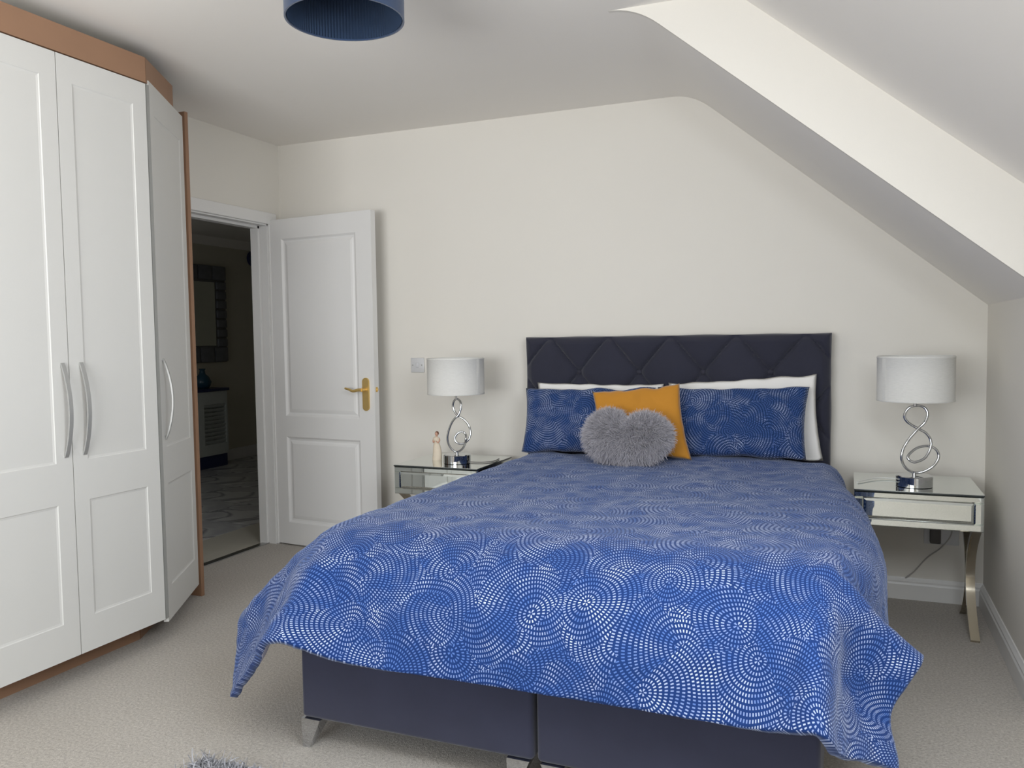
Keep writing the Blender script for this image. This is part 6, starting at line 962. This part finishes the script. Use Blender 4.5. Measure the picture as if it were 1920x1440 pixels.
dl_ = [0, -.01, -.018, -.02, -.018, -.014, -.012, -.009, -.004, 0, .004, .006, .007, .009, .009, .009, .016, .022, .022, .01, -.004, -.016, -.022, -.02, -.012, -.004, .0, -.012, -.010, -.004]
lamp_l = lamp((-1.302, -.385, .605), loop_pts([(x * .10417, y * .10417) for x, y in ll], 730 * .10417, 1030 * .10417, 1 / 358.5, dl_), 'chrome table lamp with narrow loop, left of the bed', -.3)
bm = B(); tube(bm, smooth_path([(0, .07, .006), (-.06, .13, .006), (-.14, .12, .007), (-.21, .02, .006), (-.222, .0, .004)], False, 8), .0032, 8)
obj('cord', bm, CABLEW, lamp_r, 60)
bm = B(); tube(bm, smooth_path([(.07, .02, .004), (.13, .03, .004), (.17, .08, .004), (.165, .17, .004)], False, 8), .003, 8)
obj('cord', bm, CABLEG, lamp_l, 60)

# figurine: woman in a long cream dress
fg = thing('figurine', 'small cream carved figurine of a woman beside the left lamp', 'figurine', (-1.452, -.325, .605))
bm = B(); lathe(bm, [(.021, 0), (.0225, .006), (.021, .03), (.0195, .055), (.0165, .078), (.0125, .094), (.0155, .108), (.0165, .118), (.010, .124), (.006, .127)], 24)
for v in bm.verts: v.co.y *= .85; v.co.x *= 1.22; v.co.x += .002 * math.sin(v.co.z * 40)
obj('dress', bm, CREAM, fg, 60)
bm = B(); tube(bm, [(0, 0, .122), (.001, 0, .134)], .005, 8); bmesh.ops.create_uvsphere(bm, u_segments=14, v_segments=10, radius=.0105, matrix=Matrix.Translation((.001, -.001, .1405)) @ Matrix.Diagonal((.88, .95, 1.12, 1)))
obj('head', bm, SKIN, fg, 180)
bm = B(); bmesh.ops.create_uvsphere(bm, u_segments=14, v_segments=10, radius=.0115, matrix=Matrix.Translation((.001, .0022, .1435)) @ Matrix.Diagonal((.95, .95, 1.05, 1)))
bmesh.ops.create_uvsphere(bm, u_segments=10, v_segments=8, radius=.0055, matrix=Matrix.Translation((.001, .011, .145)))
obj('hair', bm, HAIRB, fg, 180)
for s in (-1, 1):
    bm = B(); tube(bm, smooth_path([(s * .0145, 0, .117), (s * .019, -.004, .105), (s * .014, -.012, .096), (s * .004, -.016, .104)], False, 6), [.0042 - .0016 * k / 18 for k in range(19)], 8)
    obj('arm', bm, SKIN, fg, 180)

# ================================================================== PENDANT SHADE
pd = thing('pendant_light', 'navy drum pendant shade hanging from the ceiling', 'pendant light', (-.777, -2.136, H))
R, zb, zt = .173, 2.19 - H, 2.405 - H
bm = B(); n = 96
def pl(r, k): return r + .0016 * math.cos(k * PI)
rings = []
for r, z in ((R, zb), (R, zt), (R - .005, zt), (R - .005, zb)):
    rings.append([bm.verts.new((r * math.cos(2 * PI * k / n), r * math.sin(2 * PI * k / n), z)) for k in range(n)])
for a_, b_ in ((0, 1), (1, 2), (2, 3), (3, 0)):
    for k in range(n): bm.faces.new((rings[a_][k], rings[a_][(k + 1) % n], rings[b_][(k + 1) % n], rings[b_][k]))
sh = obj('lamp_shade', bm, NAVY, pd, 60)
bm = B(); rr = []
for z in (zb + .004, zt - .004):
    rr.append([bm.verts.new(((R - .0075 + .0022 * math.cos(k * PI)) * math.cos(2 * PI * k / 220), (R - .0075 + .0022 * math.cos(k * PI)) * math.sin(2 * PI * k / 220), z)) for k in range(220)])
for k in range(220): bm.faces.new((rr[0][k], rr[0][(k + 1) % 220], rr[1][(k + 1) % 220], rr[1][k]))
obj('shade_lining', bm, NAVYIN, sh)
bm = B(); lathe(bm, [(.045, -.001), (.045, -.012), (.02, -.03), (.008, -.032)], 28); obj('ceiling_rose', bm, GLOSS, pd, 40)
bm = B(); tube(bm, [(0, 0, -.03), (0, 0, -.10)], .004, 8); lathe(bm, [(.017, -.10), (.019, -.12), (.019, -.15), (.015, -.155)], 16); obj('lamp_holder', bm, GLOSS, pd, 40)
bm = B(); lathe(bm, [(.012, -.153), (.022, -.165), (.024, -.18), (.014, -.195), (.004, -.199)], 20); obj('bulb', bm, BULB, pd, 60)
bm = B()
for k in range(3):
    a_ = 2 * PI * k / 3; tube(bm, [(.015 * math.cos(a_), .015 * math.sin(a_), -.11), ((R - .006) * math.cos(a_), (R - .006) * math.sin(a_), zt + .0)], .002, 6)
obj('shade_carrier', bm, NICKEL, pd)

# ================================================================== SMALL THINGS ON THE WALLS
sw = thing('light_switch', 'grey-white plate with two screws on the wall left of the lamp', 'switch', (-1.735, 0, 1.104))
bx('face_plate', (-.043, .043, -.009, 0, -.043, .043), PLASTIC, sw, bev=.003)
bx('rocker', (-.010, .010, -.013, -.008, -.014, .014), PLASTIC, sw, bev=.002)
for s in (-1, 1):
    bm = B(); lathe(bm, [(.0035, 0), (.0035, .002), (.001, .0026)], 10); q = obj('screw', bm, NICKEL, sw, 30); q.location = (s * .030, -.0088, 0); q.rotation_euler = (PI / 2, 0, 0)
pg = thing('plug', 'dark grey plug with a trailing cable under the right bedside table', 'plug', (.968, -.012, .300))
bx('plug_body', (-.022, .022, -.035, .0, -.02, .05), DARKP, pg, bev=.005)
bm = B(); tube(bm, smooth_path([(.03, .008, .10), (.07, .004, .035), (.03, .004, -.04), (-.03, .003, -.095), (-.085, .0, -.165), (-.12, -.008, -.195)], False, 8), .003, 8); obj('cable', bm, CABLEP, pg, 60)
bx('socket_plate', (-.045, .10, .003, .0115, -.03, .062), PLASTIC, pg, bev=.003)

# ================================================================== RUG
RX0, RX1, RYA, RYB = -1.185, .45, -3.35, -2.372
bm = B(); box(bm, RX0, RX1, RYA, RYB, 0.0, .014, .005)
rug = obj('rug', bm, RUGB, smooth=30); tag(rug, 'silver grey shaggy rug on the carpet at the foot of the bed', 'rug')
n = 42000
px = RX0 + .01 + (RX1 - RX0 - .02) * RNG.random(n); py = RYA + .01 + (RYB - RYA - .02) * RNG.random(n) ** .62
p_ = np.stack([px, py, np.full(n, .012)], 1)
cl = np.array([noise.noise_vector(Vector((a, b, 0)) * 30)[:] for a, b in zip(px, py)])
q_ = np.stack([cl[:, 0] * .9, cl[:, 1] * .9, np.full(n, .9)], 1) + .45 * RNG.normal(size=(n, 3)); q_[:, 2] = np.abs(q_[:, 2]) * .8 + .2
q_ /= np.linalg.norm(q_, axis=1)[:, None]
tag(strands('pile', p_, q_, .024, .0036, .5, SHAG, rug, 5, .5, .7, .0065), kind='stuff')
